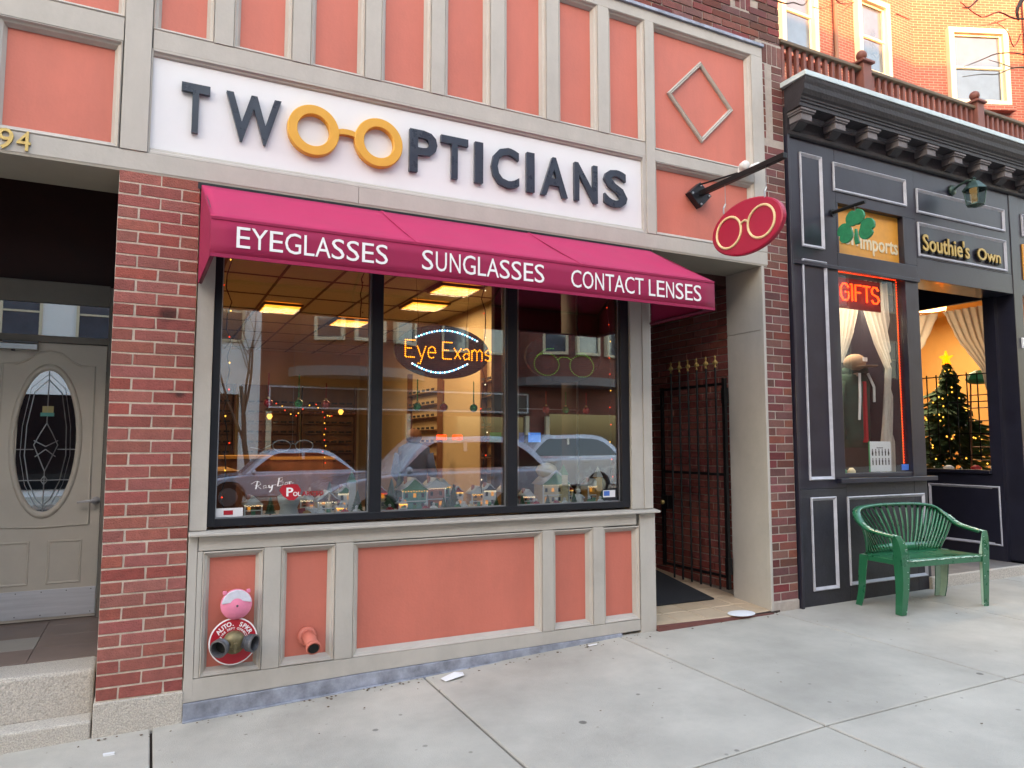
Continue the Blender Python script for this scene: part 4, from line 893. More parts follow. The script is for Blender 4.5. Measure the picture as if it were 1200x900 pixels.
trees = [(1.655, .27, .22), (2.05, .22, .10), (2.12, .32, .17), (1.52, .3, .12), (2.62, .35, .13), (2.40, .22, .09), (1.42, .24, .15), (3.07, .46, .16), (1.74, .36, .26), (2.00, .20, .09), (2.62, .24, .08), (2.80, .19, .08), (3.03, .20, .09), (3.29, .22, .10), (.90, .36, .12), (1.28, .42, .20)]
lab = ['tall frosted bottle brush tree beside the teal model shopfront', 'tiny bottle brush tree before the rose model house', 'medium bottle brush tree between rose and ochre model houses', 'small bottle brush tree hidden by the first mullion', 'small bottle brush tree at the start of the third pane', 'tiniest bottle brush tree beside the white model shop', 'bottle brush tree behind the white chapel', 'tall bottle brush tree behind the mansion and angel', 'tallest pointed brush tree behind the teal shopfront', 'tiny brush tree before the rose house steps', 'tiny brush tree before the small pink cottage', 'tiny brush tree before the mansion, nearer the second mullion', 'tiny brush tree before the mansion, nearer the angel', 'small brush tree before the white hut in the corner', 'small brush tree beside the brown log cabin', 'tall brush tree behind the cream cottage']
for (x, y, h), l_ in zip(trees, lab):
    t = thing('model_tree', l_, 'model tree', (x, y, ZS)); q = MB(); n = 7
    for k in range(n): z = ZS+h*(.12+.8*k/n); r0 = h*.26*(1-k/n)+.006; q.lathe([(r0, 0), (r0*.55, h*.12), (.003, h*.19)], (x, y, z), 'z', 9)
    add(q, 'needles', fir, t); add(MB().lathe([(.006, 0), (.005, h*.2)], (x, y, ZS), 'z', 6), 'trunk', woodm, t)
figs = [(1.18, .20, snow, 'little white snowman figure in front of the cream cottage'), (2.20, .2, ivory, 'little ivory skater figure before the ochre cottage'), (3.115, .28, snow, 'larger white angel figure beside the mansion'), (2.50, .2, snow, 'little white figure beside the second mullion'), (3.165, .2, greenp, 'little green elf figure before the golden chapel'), (1.92, .18, snow, 'tiny white carol singer before the rose house'), (2.93, .17, snow, 'tiny white pair of children before the mansion'), (1.62, .19, red, 'tiny red coated figure by the tall frosted tree'), (1.86, .17, red, 'tiny red figure at the teal shopfront door'), (2.09, .18, greenp, 'tiny green coated figure between the rose and ochre houses'), (2.15, .2, snow, 'tiny white snowman between two brush trees'), (2.70, .18, red, 'tiny red figure before the small pink cottage'), (2.86, .17, red, 'tiny red figure at the mansion steps'), (3.24, .17, snow, 'tiny white snowman before the golden chapel'), (1.32, .16, red, 'tiny red figure before the narrow white chapel'), (1.40, .18, snow, 'tiny white snowman beside the first mullion'), (1.09, .18, ochre, 'orange lit figurine on the cotton by the first cottage')]
for x, y, m_, l_ in figs:
    k = 1.9 if 'larger' in l_ else 1.; t = thing('figurine', l_, 'figurine', (x, y, ZS)); q = MB(); q.lathe([(.018*k, 0), (.022*k, .012*k), (.014*k, .035*k), (.006*k, .042*k)], (x, y, ZS), 'z', 10); add(q, 'dress', m_, t, smooth=True); add(MB().ball((x, y, ZS+.050*k), .011*k, 8), 'head', snow, t, smooth=True)
    q = MB(); q.tube([(x-.014*k, y, ZS+.034*k), (x-.026*k, y-.006, ZS+.022*k)], .004*k, 5); q.tube([(x+.014*k, y, ZS+.034*k), (x+.026*k, y-.006, ZS+.022*k)], .004*k, 5); add(q, 'arm', m_, t)
for x, l_ in ((1.07, 'low red and white toy train on the cotton'), (1.13, 'low white toy carriage behind the toy train')):
    t = thing('toy_train', l_, 'toy', (x, .22, ZS)); add(MB().box(x-.028, x+.028, .2, .24, ZS+.012, ZS+.05), 'body', red if 'red' in l_ else snow, t, bevel=.003)
    for dx in (-.017, .017): add(MB().lathe([(.012, 0), (.012, .006)], (x+dx, .2, ZS+.012), '-y', 8), 'wheel', dark, t)
# baubles on ribbons
for x, m_, c in ((.847, red, 'red'), (1.028, greenp, 'green'), (1.197, rose, 'pale red'), (1.805, greenp, 'green'), (1.994, rose, 'pale red'), (2.217, greenp, 'green'), (2.796, rose, 'pale red'), (2.963, greenp, 'green'), (3.143, red, 'red')):
    i = (.847, 1.028, 1.197, 1.805, 1.994, 2.217, 2.796, 2.963, 3.143).index(x); pane = ['first', 'second', 'third'][i//3]; pos = ['nearest the door end', 'in the middle', 'nearest the passage end'][i % 3]
    t = thing('bauble', f'shiny {c} bauble on a ribbon in the {pane} pane, {pos}', 'bauble', (x, .2, 1.74), 'baubles hanging in the shop window'); bm2 = MAT.get(c+'_bauble') or mat(c+'_bauble', {'red': (200, 30, 50), 'green': (30, 160, 90), 'pale red': (200, 70, 66)}[c], .15, metal=.5, vary=0, coat=.5)
    add(MB().ball((x, .2, 1.735), .028, 14), 'ball', bm2, t, smooth=True); add(MB().lathe([(.008, 0), (.008, .012)], (x, .2, 1.761), 'z', 8), 'cap', brass, t)
    add(MB().box(x-.0035, x+.0035, .199, .201, 1.773, 1.92 if i in (0, 1, 3, 4, 5) else 1.87), 'ribbon', bm2, t)
# fairy light strings
def string(path, label, grp, cols, step=.09, r=.0035):
    t = thing('fairy_lights', label, 'fairy lights', path[0], grp); P = [Vector(p) for p in path]; q = MB(); q.tube(P, r, 5); add(q, 'wire', dark, t)
    acc = 0; k = 0; groups = {}
    for a, b in zip(P, P[1:]):
        L_ = (b-a).length; s_ = step-acc
        while s_ < L_: groups.setdefault(k % len(cols), MB()).octa(a+(b-a)*(s_/L_)+Vector((random.uniform(-.015, .015), -.008, 0)), .006); k += 1; s_ += step
        acc = (acc+L_) % step
    for i, mb in groups.items(): add(mb, 'bulbs', cols[i], t)
random.seed(3)
def wob(x, y, z0, z1, n=22, a=.02): return [(x+random.uniform(-a, a), y, z0+(z1-z0)*i/n) for i in range(n+1)]
string(wob(.60, .13, 2.9, 1.1), 'red and warm fairy lights hanging down the first pane edge by brick pier', None, [bulb_red, bulb_warm], .16)
string(wob(1.395, .13, 2.9, 2.3, 12), 'dark wire of fairy lights bunched at the top of the first mullion', None, [dark], .2)
string(wob(2.27, .16, 2.9, 1.15), 'red fairy lights hanging beside the eye exam sign', None, [bulb_red, bulb_white], .17)
string(wob(3.31, .13, 2.9, 1.1), 'red and white fairy lights hanging at the end jamb by the passage', None, [bulb_red, bulb_warm, bulb_red], .13)
string([(1.0+i*.04, 1.4, 1.75+.05*math.sin(i*.9)) for i in range(14)]+[(1.45, 1.4, 1.75-.05*i) for i in range(1, 10)], 'glowing orange garland looping in the dark of the first pane', None, [bulb_warm, bulb_red], .045)
# decals and small signs in the window
def strokes(mb, S_, x0, z0, s_, y, r):
    for st_ in S_: mb.tube([(x0+p[0]*s_, y, z0+p[1]*s_) for p in st_], r, 5, flat=.3)
q = MB()
RB = [[(0, .62), (.5, .95), (1.0, .9), (1.15, .6), (.8, .38), (.45, .45)], [(.75, 1.0), (.55, 0)], [(.7, .42), (1.2, 0)], [(1.75, .42), (1.45, .35), (1.45, .08), (1.75, .15), (1.8, .42), (1.8, .08), (2.0, .15)], [(2.1, .45), (2.15, .15), (2.45, .2)], [(2.55, .48), (2.45, -.1), (2.2, -.4)], [(2.65, .45), (3.0, .5)],
      [(3.35, 1.35), (3.15, .3)], [(3.2, 1.25), (3.7, 1.4), (3.75, 1.05), (3.35, .88), (3.85, .8), (3.8, .45), (3.2, .3)], [(4.35, .78), (4.1, .7), (4.05, .45), (4.35, .52), (4.4, .8), (4.42, .5)], [(4.6, .85), (4.62, .5)], [(4.62, .75), (4.85, .9), (4.92, .6), (5.1, .7)]]
strokes(q, RB, .745, 1.222, .047, .06, .0042); single(q, 'brand_decal', lettering, 'white handwritten brand name decal low on the first pane', 'decal')
t = thing('red_decal', 'red rounded decal with white letters below the handwritten brand name', 'decal', (.99, .06, 1.2))
q = MB(); q.prism([(.905, 1.212), (.92, 1.238), (.955, 1.248), (1.01, 1.243), (1.03, 1.212), (1.02, 1.175), (.99, 1.150), (.96, 1.152), (.925, 1.178)], .0605, .0645); add(q, 'blob', fired, t)
letters('P', .945, .985, 1.175, 1.226, .0006, .02, front(.0595), 'letter', lettering, t); letters('OL', .984, 1.028, 1.175, 1.200, .0006, .02, front(.0595), 'letter', lettering, t); letters('ARIZED', 1.036, 1.165, 1.175, 1.200, .0006, .01, front(.0595), 'letter', fired, t)
t = thing('brand_card', 'white card with a small red logo in the lower corner of first pane', 'card', (.63, .06, 1.07)); add(MB().box(.556, .704, .060, .063, 1.064, 1.118), 'card', paper, t); add(MB().box(.60, .65, .0585, .0599, 1.08, 1.105), 'logo', fired, t)
t = thing('payment_sticker', 'blue and white payment sticker in the lower corner of third pane', 'sticker', (3.22, .06, 1.12)); add(MB().box(3.195, 3.30, .060, .063, 1.095, 1.145), 'sticker_face', paper, t); add(MB().box(3.20, 3.25, .0585, .0599, 1.105, 1.14), 'blue_band', mat('sticker_blue', (60, 110, 190), .5), t)
# hanging display spectacles
t = thing('display_spectacles', 'pair of large silver display spectacles hanging in the first pane', 'spectacles', (.95, .3, 1.47))
q = MB()
for cx in (.955, 1.095): q.tube([(cx+.055*math.cos(2*math.pi*k/20), .34, 1.475+.034*math.sin(2*math.pi*k/20)*(1 if math.sin(2*math.pi*k/20) > 0 else 1.1)) for k in range(20)], .0035, 5, closed=True)
q.tube([(1.010, .34, 1.48), (1.025, .34, 1.488), (1.040, .34, 1.48)], .003, 5); q.tube([(.90, .34, 1.485), (.83, .30, 1.45), (.76, .26, 1.465)], .003, 5); add(q, 'wire_frame', alu, t); add(MB().tube([(1.02, .34, 1.488), (1.02, .34, 2.2)], .0008, 4), 'thread', alu, t)
# LED signs
def dots(mb, pts, step, r, y):
    P = [Vector(p) for p in pts]; acc = 0.
    mb.octa((P[0].x, y, P[0].y), r)
    for a, b in zip(P, P[1:]):
        L_ = (b-a).length; s_ = step-acc
        while s_ <= L_: c = a+(b-a)*(s_/L_); mb.octa((c.x, y, c.y), r); s_ += step
        acc = (acc+L_) % step
def oval_sign(name, label, cx, cz, a, b, y):
    t = thing(name, label, 'sign', (cx, y, cz)); q = MB(); q.prism(ell(cx, cz, a, b, 40), y, y+.03); add(q, 'oval_panel', signpanel, t, bevel=.004)
    for sx in (-.5, .5): add(MB().tube([(cx+a*sx, y+.015, cz+b*.8), (cx+a*sx*1.3, y+.015, 3.08)], .0015, 4), 'hanging_wire', dark, t)
    return t
es = oval_sign('eye_exam_sign', 'dark oval LED sign reading Eye Exams in orange between blue arcs', 1.99, 2.115, .35, .185, .2)
GL = {'E': [[(1, 1), (0, 1), (0, 0), (1, 0)], [(0, .52), (.8, .52)]], 'y': [[(0, .65), (.5, 0)], [(1, .65), (.35, -.35), (0, -.35)]], 'e': [[(.05, .33), (1, .33), (.85, .62), (.5, .68), (.12, .58), (0, .3), (.15, .05), (.5, 0), (.9, .08)]],
      'x': [[(0, .65), (1, 0)], [(1, .65), (0, 0)]], 'a': [[(.1, .6), (.5, .68), (.88, .58), (.9, 0)], [(.88, .38), (.3, .38), (.05, .2), (.3, 0), (.88, .12)]], 'm': [[(0, 0), (0, .66)], [(0, .5), (.28, .66), (.5, .5), (.5, 0)], [(.5, .5), (.78, .66), (1, .5), (1, 0)]], 's': [[(.95, .58), (.5, .68), (.08, .55), (.1, .38), (.9, .28), (.95, .1), (.5, 0), (.05, .08)]]}
xx = 1.715
for ch, w_ in (('E', .085), ('y', .075), ('e', .072), (' ', .035), ('E', .085), ('x', .065), ('a', .068), ('m', .10), ('s', .062)):
    if ch != ' ':
        q = MB(); sx = .78*w_/.085 if ch != 'm' else .8
        for st_ in GL[ch]: dots(q, [(xx+p[0]*w_*.78, 2.068+p[1]*.115) for p in st_], .0135, .0056, .195)
        add(q, 'led_letter', led_orange, es)
    xx += w_
for sg in (1, -1):
    q = MB(); q2 = MB()
    for k in range(25):
        t_ = k/24
        if sg > 0: x = 1.79+.45*t_; z = 2.192+.072*math.sin(math.pi*(.06+.88*t_))
        else: x = 1.765+.40*t_; z = 2.048-.078*math.sin(math.pi*(.10+.86*t_))
        (q if k % 2 else q2).octa((x, .195, z), .0078)
    add(q, 'led_arc', led_blue, es); add(q2, 'led_arc', led_white, es)
gs2 = oval_sign('spectacles_led_sign', 'dark oval LED sign outlining green spectacles in the third pane', 2.952, 2.125, .325, .185, .2)
for cx in (2.80, 3.105):
    q = MB(); [q.octa((cx+.105*math.cos(2*math.pi*k/34), .195, 2.07+.082*math.sin(2*math.pi*k/34)), .0038) for k in range(34)]; add(q, 'led_rim', led_green, gs2)
q = MB(); dots(q, [(2.895, 2.11), (2.925, 2.13), (2.98, 2.13), (3.01, 2.11)], .013, .0038, .195); dots(q, [(2.72, 2.13), (2.80, 2.185), (2.86, 2.19)], .013, .0035, .195); dots(q, [(3.06, 2.165), (3.12, 2.17), (3.19, 2.13)], .013, .0035, .195); add(q, 'led_bridge', led_green, gs2)

# ---------------------------------------------------------------- the black gift shop next door
gift = thing('gift_shop', 'black painted shopfront with grey mouldings and deep bracketed cornice', 'building', (5.1, 0, .1))
def bpan(x0, x1, z0, z1, parent=gift, w=.03, to=None, y=0.):
    """pale raised bolection moulding round a flat black panel; x0.. are the outer edges"""
    pr_ = [(0, y), (0, y-.012), (.008, y-.018), (w*.55, y-.012), (w*.75, y-.006), (w, y)]
    q = MB().mould(x0, x1, z0, z1, pr_, to); return add(q, 'moulding', silvermould, parent)
def bbox_(x0, x1, z0, z1, y0=0., y1=.08, name='board', m=blackpaint, bev=.003): return add(MB().box(x0, x1, y0, y1, z0, z1), name, m, gift, bevel=bev)
bbox_(5.10, 5.125, .10, 4.19, -.03, .08, 'corner_board')
bbox_(5.125, 5.715, 1.10, 4.19); bbox_(5.125, 5.715, .12, 1.098, .001, .08, 'base_board', blackbase)
bbox_(5.717, 6.648, .12, 1.14, .002, .08, 'base_board', blackbase); bbox_(6.65, 6.84, .12, 1.14, .0015, .5, 'base_board', blackbase); bbox_(6.65, 6.84, 1.142, 3.085, .0, .5, 'corner_post')
bbox_(5.717, 6.84, 3.087, 3.215, .0, .3, 'rail'); bbox_(5.717, 5.745, 3.217, 3.68, .0, .3, 'frame'); bbox_(6.66, 6.84, 3.217, 3.68, .0, .3, 'frame'); bbox_(5.717, 6.84, 3.682, 4.19, .001, .3, 'frieze')
bbox_(6.842, 8.445, 3.09, 3.30, .002, .3, 'rail'); bbox_(6.842, 8.445, 3.302, 4.19, .0035, .3, 'frieze')
bbox_(8.447, 8.60, .25, 4.19, -.004, .30, 'corner_post'); bbox_(8.602, 10.4, 3.09, 4.19, .0, .3, 'frieze'); bbox_(10.4, 10.6, .2, 4.19, -.003, .3, 'corner_post'); bbox_(8.602, 10.4, .15, 1.14, .0, .3, 'base_board')
bbox_(5.125, 6.846, 3.05, 3.083, -.02, -.0005, 'string_course')
for a in ((5.265, 5.545, 3.215, 4.07), (5.255, 5.56, 1.175, 3.105), (5.262, 5.572, .245, 1.03), (5.715, 6.775, .255, 1.023), (5.688, 6.712, 3.785, 4.055)): bpan(*a)
bpan(6.872, 8.345, 3.755, 4.00, y=.0035); bpan(6.872, 8.345, 3.32, 3.66, y=.0035); bpan(8.66, 10.3, 3.75, 4.0); bpan(8.7, 10.2, .35, 1.0)
# window A (gifts) sill and frame
bbox_(5.60, 6.93, 1.142, 1.182, -.05, .02, 'sill'); bbox_(5.745-.03, 6.648, 1.184, 1.225, .01, .08, 'frame')
bbox_(5.700, 5.716, 1.184, 3.086, .0005, .12, 'frame') if False else None
wA = add(MB().box(5.717, 6.649, .045, .051, 1.226, 3.086), 'pane', glass2, gift)
# right side display window of the recessed entry: plane x = 8.45
bbox_(8.40, 8.46, .18, 1.16, .302, 1.9, 'return_board', blackpaint); add(MB().box(8.36, 8.47, .30, 1.9, 1.162, 1.20), 'sill', blackpaint, gift, bevel=.003)
add(MB().box(8.40, 8.46, .30, 1.9, 3.08, 3.4), 'head_board', blackpaint, gift)
add(MB().box(8.43, 8.436, .30, 1.9, 1.2, 3.08), 'pane', glass2, gift); add(MB().box(8.39, 8.447, .18, .30, .2, 3.4), 'window_post', blackpaint, gift)
add(MB().mould(.22, 1.02, .395, 1.03, [(0, 8.40), (0, 8.388), (.008, 8.382), (.018, 8.388), (.03, 8.40)], to=lambda p: (p[1], p[0], p[2])), 'moulding', silvermould, gift)
add(MB().box(6.84, 8.45, .3, 1.95, 3.36, 3.4), 'entry_ceiling', darkwood, gift); add(MB().box(6.84, 8.45, 1.9, 1.96, .2, 3.4), 'entry_back', blackpaint, gift)
add(MB().box(7.0, 7.9, 1.86, 1.9, .27, 2.4), 'entry_door', doortrim, gift); q = MB(); q.box(6.842, 8.44, .3, .36, 3.30, 3.36); add(q, 'lintel', blackbase, gift)
add(MB().box(6.842, 8.40, .01, 1.9, -.1, .238), 'entry_floor', mat('grey_entry_floor', (120, 114, 110), .8, vary=.15, vscale=8, dirt=.4), gift)
add(MB().box(6.80, 8.9, -.03, .009, -.1, .242), 'entry_step', granite, gift, bevel=.008)
add(MB().box(6.80, 6.84, .5, 1.9, .2, 3.1), 'entry_side', blackpaint, gift)
q = MB(); q.box(8.602, 10.4, .045, .051, 1.2, 3.09); add(q, 'pane', glass, gift)
# party structure behind: interior boxes
q = MB(); q.box(5.13, 5.2, .09, 1.3, .2, 4.2); q.box(5.2, 6.80, 1.85, 1.9, .2, 4.2); q.box(5.2, 6.8, .09, 1.9, 1.1, 1.16); q.box(5.2, 6.8, .09, 1.9, 3.12, 3.16); add(q, 'display_wall', mat('display_wall_paint', (176, 164, 146), .9, vary=.2, vscale=5), gift)
q = MB(); q.box(10.9, 11.0, .3, 3.3, .2, 3.4); q.box(8.47, 11, 3.2, 3.3, .2, 3.4); q.box(8.47, 11, .3, 3.3, 3.4, 3.45); q.box(8.47, 11, .3, 3.3, 1.05, 1.1); add(q, 'gift_room_wall', mat('warm_room_paint', (206, 160, 100), .9, vary=.05), gift)
q = MB(); q.box(5.10, 5.2, .09, 6.2, .0, 4.6); q.box(5.1, 16.5, -.0, 6.4, 4.45, 4.6); q.box(11.02, 11.2, 0, 6.3, 0, 4.5); add(q, 'party_wall', brick_plain, gift)
add(MB().box(5.125, 10.6, .02, .08, 4.192, 4.45), 'frieze', corn, gift)
# cornice: stacked courses, each starting further left the further it projects
cm = MB()
def cstep(p, z0, z1, mb=cm): mb.box(5.10-.03*p/.27, 10.8, -p, .03, z0, z1)
prof = [(.02, 4.19), (.035, 4.20), (.04, 4.225), (.02, 4.235), (.02, 4.385), (.185, 4.385), (.185, 4.418), (.195, 4.422), (.195, 4.44), (.205, 4.445), (.207, 4.46), (.225, 4.475), (.245, 4.51), (.25, 4.55), (.262, 4.58), (.268, 4.612), (-.05, 4.612), (-.05, 4.19)]
V = [(5.105-.035*p/.27, -p, z) for p, z in prof]+[(10.8, -p, z) for p, z in prof]; n = len(prof)
cm.poly(V, [(i, (i+1) % n, n+(i+1) % n, n+i) for i in range(n)]+[tuple(range(n)), tuple(range(2*n-1, n-1, -1))]); add(cm, 'cornice', corn, gift)
add(MB().box(5.062, 10.8, -.276, 6.2, 4.613, 4.658), 'zinc_edge', verdigris, gift, bevel=.004)
for k in range(14):
    x = 5.11+k*.427
    q = MB(); q.box(x+.025, x+.155, -.155, -.021, 4.285, 4.345); bk = add(q, 'bracket', corngrey, gift, bevel=.003)
    q = MB(); q.box(x, x+.18, -.178, -.021, 4.362, 4.383); q.box(x+.01, x+.17, -.168, -.021, 4.346, 4.3618); add(q, 'bracket_cap', corngrey, bk, bevel=.002)
    q = MB(); q.prism([(-.021, 4.23), (-.05, 4.235), (-.09, 4.26), (-.12, 4.284), (-.021, 4.284)], x+.035, x+.145, 'x'); add(q, 'bracket_scroll', corn, bk)
    q = MB(); q.box(x+.181, x+.426, -.06, -.021, 4.362, 4.383); q.box(x+.181, x+.426, -.05, -.021, 4.346, 4.3618); add(q, 'frieze_moulding', corngrey, gift)
# balustrade on the roof
bal = thing('balustrade', 'brown wooden balustrade with ball topped posts above the black cornice', 'balustrade', (5.2, .1, 4.66))
brown = mat('brown_rail_paint', (128, 74, 62), .6, vary=.12, vscale=8, dirt=.3)
olive = mat('olive_handrail', (104, 84, 62), .6, vary=.15, vscale=8)
q = MB(); q.box(5.15, 10.8, .06, .14, 5.095, 5.13); add(q, 'handrail', olive, bal, bevel=.006); add(MB().box(5.15, 10.8, .075, .125, 4.74, 4.775), 'bottom_rail', brown, bal)
bmh = mesh_of(MB().box(-.017, .017, -.017, .017, 4.775, 5.095), 'baluster', brown)
posts = [6.29, 8.11, 9.93]
x = 5.20
while x < 10.6:
    if min(abs(x-p) for p in posts) > .075: inst(bmh, 'baluster', bal, (x, .1, 0))
    x += .094
for p in posts:
    po = add(MB().box(p-.06, p+.06, .04, .16, 4.66, 5.17), 'post', brown, bal, bevel=.004)
    q = MB(); q.box(p-.085, p+.085, .015, .185, 5.17, 5.195); q.lathe([(.05, 0), (.02, .015), (.022, .03)], (p, .1, 5.195), 'z', 12); add(q, 'post_cap', brown, po, bevel=.004); add(MB().ball((p, .1, 5.268), .052, 14), 'ball', brown, po, smooth=True)
# amber sign with lettering
t = thing('imports_sign', 'amber sign with white Imports lettering behind the shamrock', 'sign', (6.2, .03, 3.22)); add(MB().box(5.747, 6.658, .06, .075, 3.219, 3.68), 'sign_face', orange, t)
letters('Ir', 5.752, 5.825, 3.318, 3.46, .003, .02, front(.056), 'letter', ivory, t); letters('ish', 5.84, 6.07, 3.33, 3.50, .003, .02, front(.056), 'letter', ivory, t); letters('Imports', 6.10, 6.638, 3.262, 3.46, .003, .015, front(.056), 'letter', ivory, t)
# shamrock on its bracket
t = thing('shamrock_sign', 'green painted shamrock hanging from a short black bracket', 'sign', (5.62, 0, 3.58))
q = MB(); q.tube([(5.665, .0, 3.575), (5.665, -.34, 3.575)], .016, 8); q.lathe([(.035, 0), (.035, .012)], (5.665, -.002, 3.575), '-y', 12); add(q, 'bracket', iron, t)
def leafp(cx, cz, ang, s_):
    out = []
    for k in range(24):
        a = 2*math.pi*k/24; rr_ = s_*(1+.28*math.cos(2*a)*0+.25*abs(math.cos(a/2)))*(.82+.22*abs(math.sin(a)))
        px, pz_ = rr_*math.cos(a), rr_*math.sin(a)*1.05
        if abs(a) < .25 or abs(a-2*math.pi) < .25: px *= .78
        out.append((cx+px*math.cos(ang)-pz_*math.sin(ang), cz+px*math.sin(ang)+pz_*math.cos(ang)))
    return out
q = MB(); SXm = 5.66
for (cy, cz, an) in ((-.24, 3.455, 90), (-.345, 3.335, 200), (-.14, 3.35, -20)): q.prism(leafp(cy-.0, cz, R(an), .072), SXm-.012, SXm+.012, 'x')
q.prism([(-.25, 3.36), (-.235, 3.36), (-.225, 3.27), (-.235, 3.22), (-.275, 3.225), (-.262, 3.28)], SXm-.011, SXm+.011, 'x'); add(q, 'shamrock', shamg, t, bevel=.003); add(MB().tube([(SXm, -.24, 3.56), (SXm, -.24, 3.51)], .003, 5), 'hook', alu, t)
# gold lettered name
t = thing('name_lettering', 'gold raised lettering on the black panel under the wall lantern', 'lettering', (7.5, -.02, 3.4))
for wd_, a_, b_, c_, d_ in (("Southie's", 6.915, 7.66, 3.375, 3.548), ('Own', 7.80, 8.20, 3.388, 3.515)):
    LL = letters(wd_, a_, b_, c_, d_, .004, .012, front(-.022), 'letter', goldleaf, t)
    for k_, o2 in enumerate(letters(wd_, a_-.012, b_+.012, c_-.014, d_+.006, .012, .05, front(-.006), 'letter_backing', iron, t)):
        if k_ < len(LL): o2.parent = LL[k_]; o2.location = (0, 0, 0)
# lantern
t = thing('wall_lantern', 'verdigris green carriage lantern on a curved bracket above gold lettering', 'lantern', (7.45, 0, 4.05)); vg = mat('verdigris_bronze', (60, 82, 76), .45, metal=.5, vary=.3, vscale=30)
LX, LY = 7.45, -.23
q = MB(); q.lathe([(.055, 0), (.05, .02), (.02, .03)], (LX, .0, 4.07), '-y', 14); q.tube([(LX, -.02, 4.07), (LX, -.08, 4.10), (LX, -.16, 4.12), (LX, LY, 4.10)], .012, 8); add(q, 'bracket', vg, t, smooth=True)
q = MB(); q.lathe([(.115, 0), (.11, .01), (.075, .05), (.045, .085), (.012, .095), (.012, .11), (.02, .12), (.004, .135)], (LX, LY, 4.0), 'z', 8); add(q, 'hood', vg, t)
q = MB(); q.lathe([(.075, 0), (.098, .15)], (LX, LY, 3.85), 'z', 8); add(q, 'lantern_glass', glass_thin, t)
q = MB()
for k in range(4): a = R(45+90*k); q.tube([(LX+.077*math.cos(a), LY+.077*math.sin(a), 3.85), (LX+.1*math.cos(a), LY+.1*math.sin(a), 4.0)], .005, 5)
q.lathe([(.08, 0), (.08, .01), (.02, -.02)], (LX, LY, 3.845), 'z', 8); add(q, 'lantern_bars', vg, t); add(MB().ball((LX, LY, 3.93), .028, 12, (1, 1, 1.4)), 'bulb', mat('frosted_grey_bulb', (120, 122, 118), .7), t, smooth=True)
# GIFTS neon
t = thing('gifts_neon', 'red glowing GIFTS neon sign at the top of the tall gift window', 'neon sign', (6.2, .12, 2.9)); add(MB().box(5.83, 6.50, .16, .175, 2.755, 3.045), 'backing', mat('dark_red_backing', (96, 16, 18), .4, emit=.06), t)
NG = {'G': [[(1, .8), (.7, 1), (.3, 1), (0, .75), (0, .25), (.3, 0), (.75, 0), (1, .2), (1, .5), (.55, .5)]], 'I': [[(.5, 1), (.5, 0)], [(.1, 1), (.5, 1)]], 'F': [[(0, 0), (0, 1), (1, 1)], [(0, .55), (.8, .55)]], 'T': [[(0, 1), (1, 1)], [(.5, 1), (.5, 0)]], 'S': [[(.95, .82), (.7, 1), (.25, 1), (.02, .8), (.1, .58), (.85, .42), (1, .2), (.7, 0), (.25, 0), (0, .18)]]}
xx = 5.905
for ch, w_ in (('G', .105), ('I', .05), ('F', .085), ('T', .10), ('S', .10)):
    q = MB(); [q.tube([(xx+p[0]*w_, .13, 2.825+p[1]*.155) for p in st_], .0085, 6) for st_ in NG[ch]]; add(q, 'neon_letter', neon_red, t, smooth=True); xx += w_+.022
# rope light round the window
t = thing('rope_light', 'orange rope light running along the top and side of gift window', 'rope light', (6.6, .08, 3.05)); q = MB()
for k in range(36): q.octa((5.73+k*.0255, .085, 3.07), .008)
for k in range(70): q.octa((6.635, .085, 3.05-k*.026), .008)
add(q, 'bulbs', bulb_red, t); add(MB().tube([(5.72, .092, 3.07), (6.637, .092, 3.07), (6.637, .092, 1.24)], .005, 5), 'wire', orange, t)
# lace curtains
def curtain(name, label, rows, fn, mt_=lace, folds=7, amp=.022, nu=34):
    """rows: (v, u0, u1) from top to bottom; fn maps (u, v, d)"""
    q = MB(); V = []
    R_ = []
    for (v0, a0, b0), (v1, a1, b1) in zip(rows, rows[1:]):
        for k in range(6): s_ = k/6; R_.append((v0+(v1-v0)*s_, a0+(a1-a0)*s_, b0+(b1-b0)*s_))
    R_.append(rows[-1])
    for j, (v, a, b) in enumerate(R_):
        for i in range(nu+1): s_ = i/nu; V.append(fn(a+(b-a)*s_+(.008*math.sin(v*60) if i in (0, nu) else 0), v, amp*math.sin(s_*folds*2*math.pi+.5*math.sin(j*.4))))
    q.poly(V, [(j*(nu+1)+i, j*(nu+1)+i+1, (j+1)*(nu+1)+i+1, (j+1)*(nu+1)+i) for j in range(len(R_)-1) for i in range(nu)])
    return single(q, name, mt_, label, 'curtain', smooth=True)
fA = lambda u, v, d: (u, .24+d, v)
curtain('lace_curtain', 'tied back lace curtain on the pier side of the gift window', [(3.06, 5.80, 6.32), (2.75, 5.82, 6.26), (2.5, 5.84, 6.16), (2.25, 5.84, 6.02)], fA)
curtain('lace_curtain', 'long lace curtain gathered at the post side of the gift window', [(3.06, 6.28, 6.80), (2.75, 6.32, 6.80), (2.45, 6.44, 6.80), (2.22, 6.60, 6.80), (1.9, 6.55, 6.80), (1.5, 6.48, 6.80), (1.20, 6.46, 6.80)], lambda u, v, d: (u, .2+d, v))
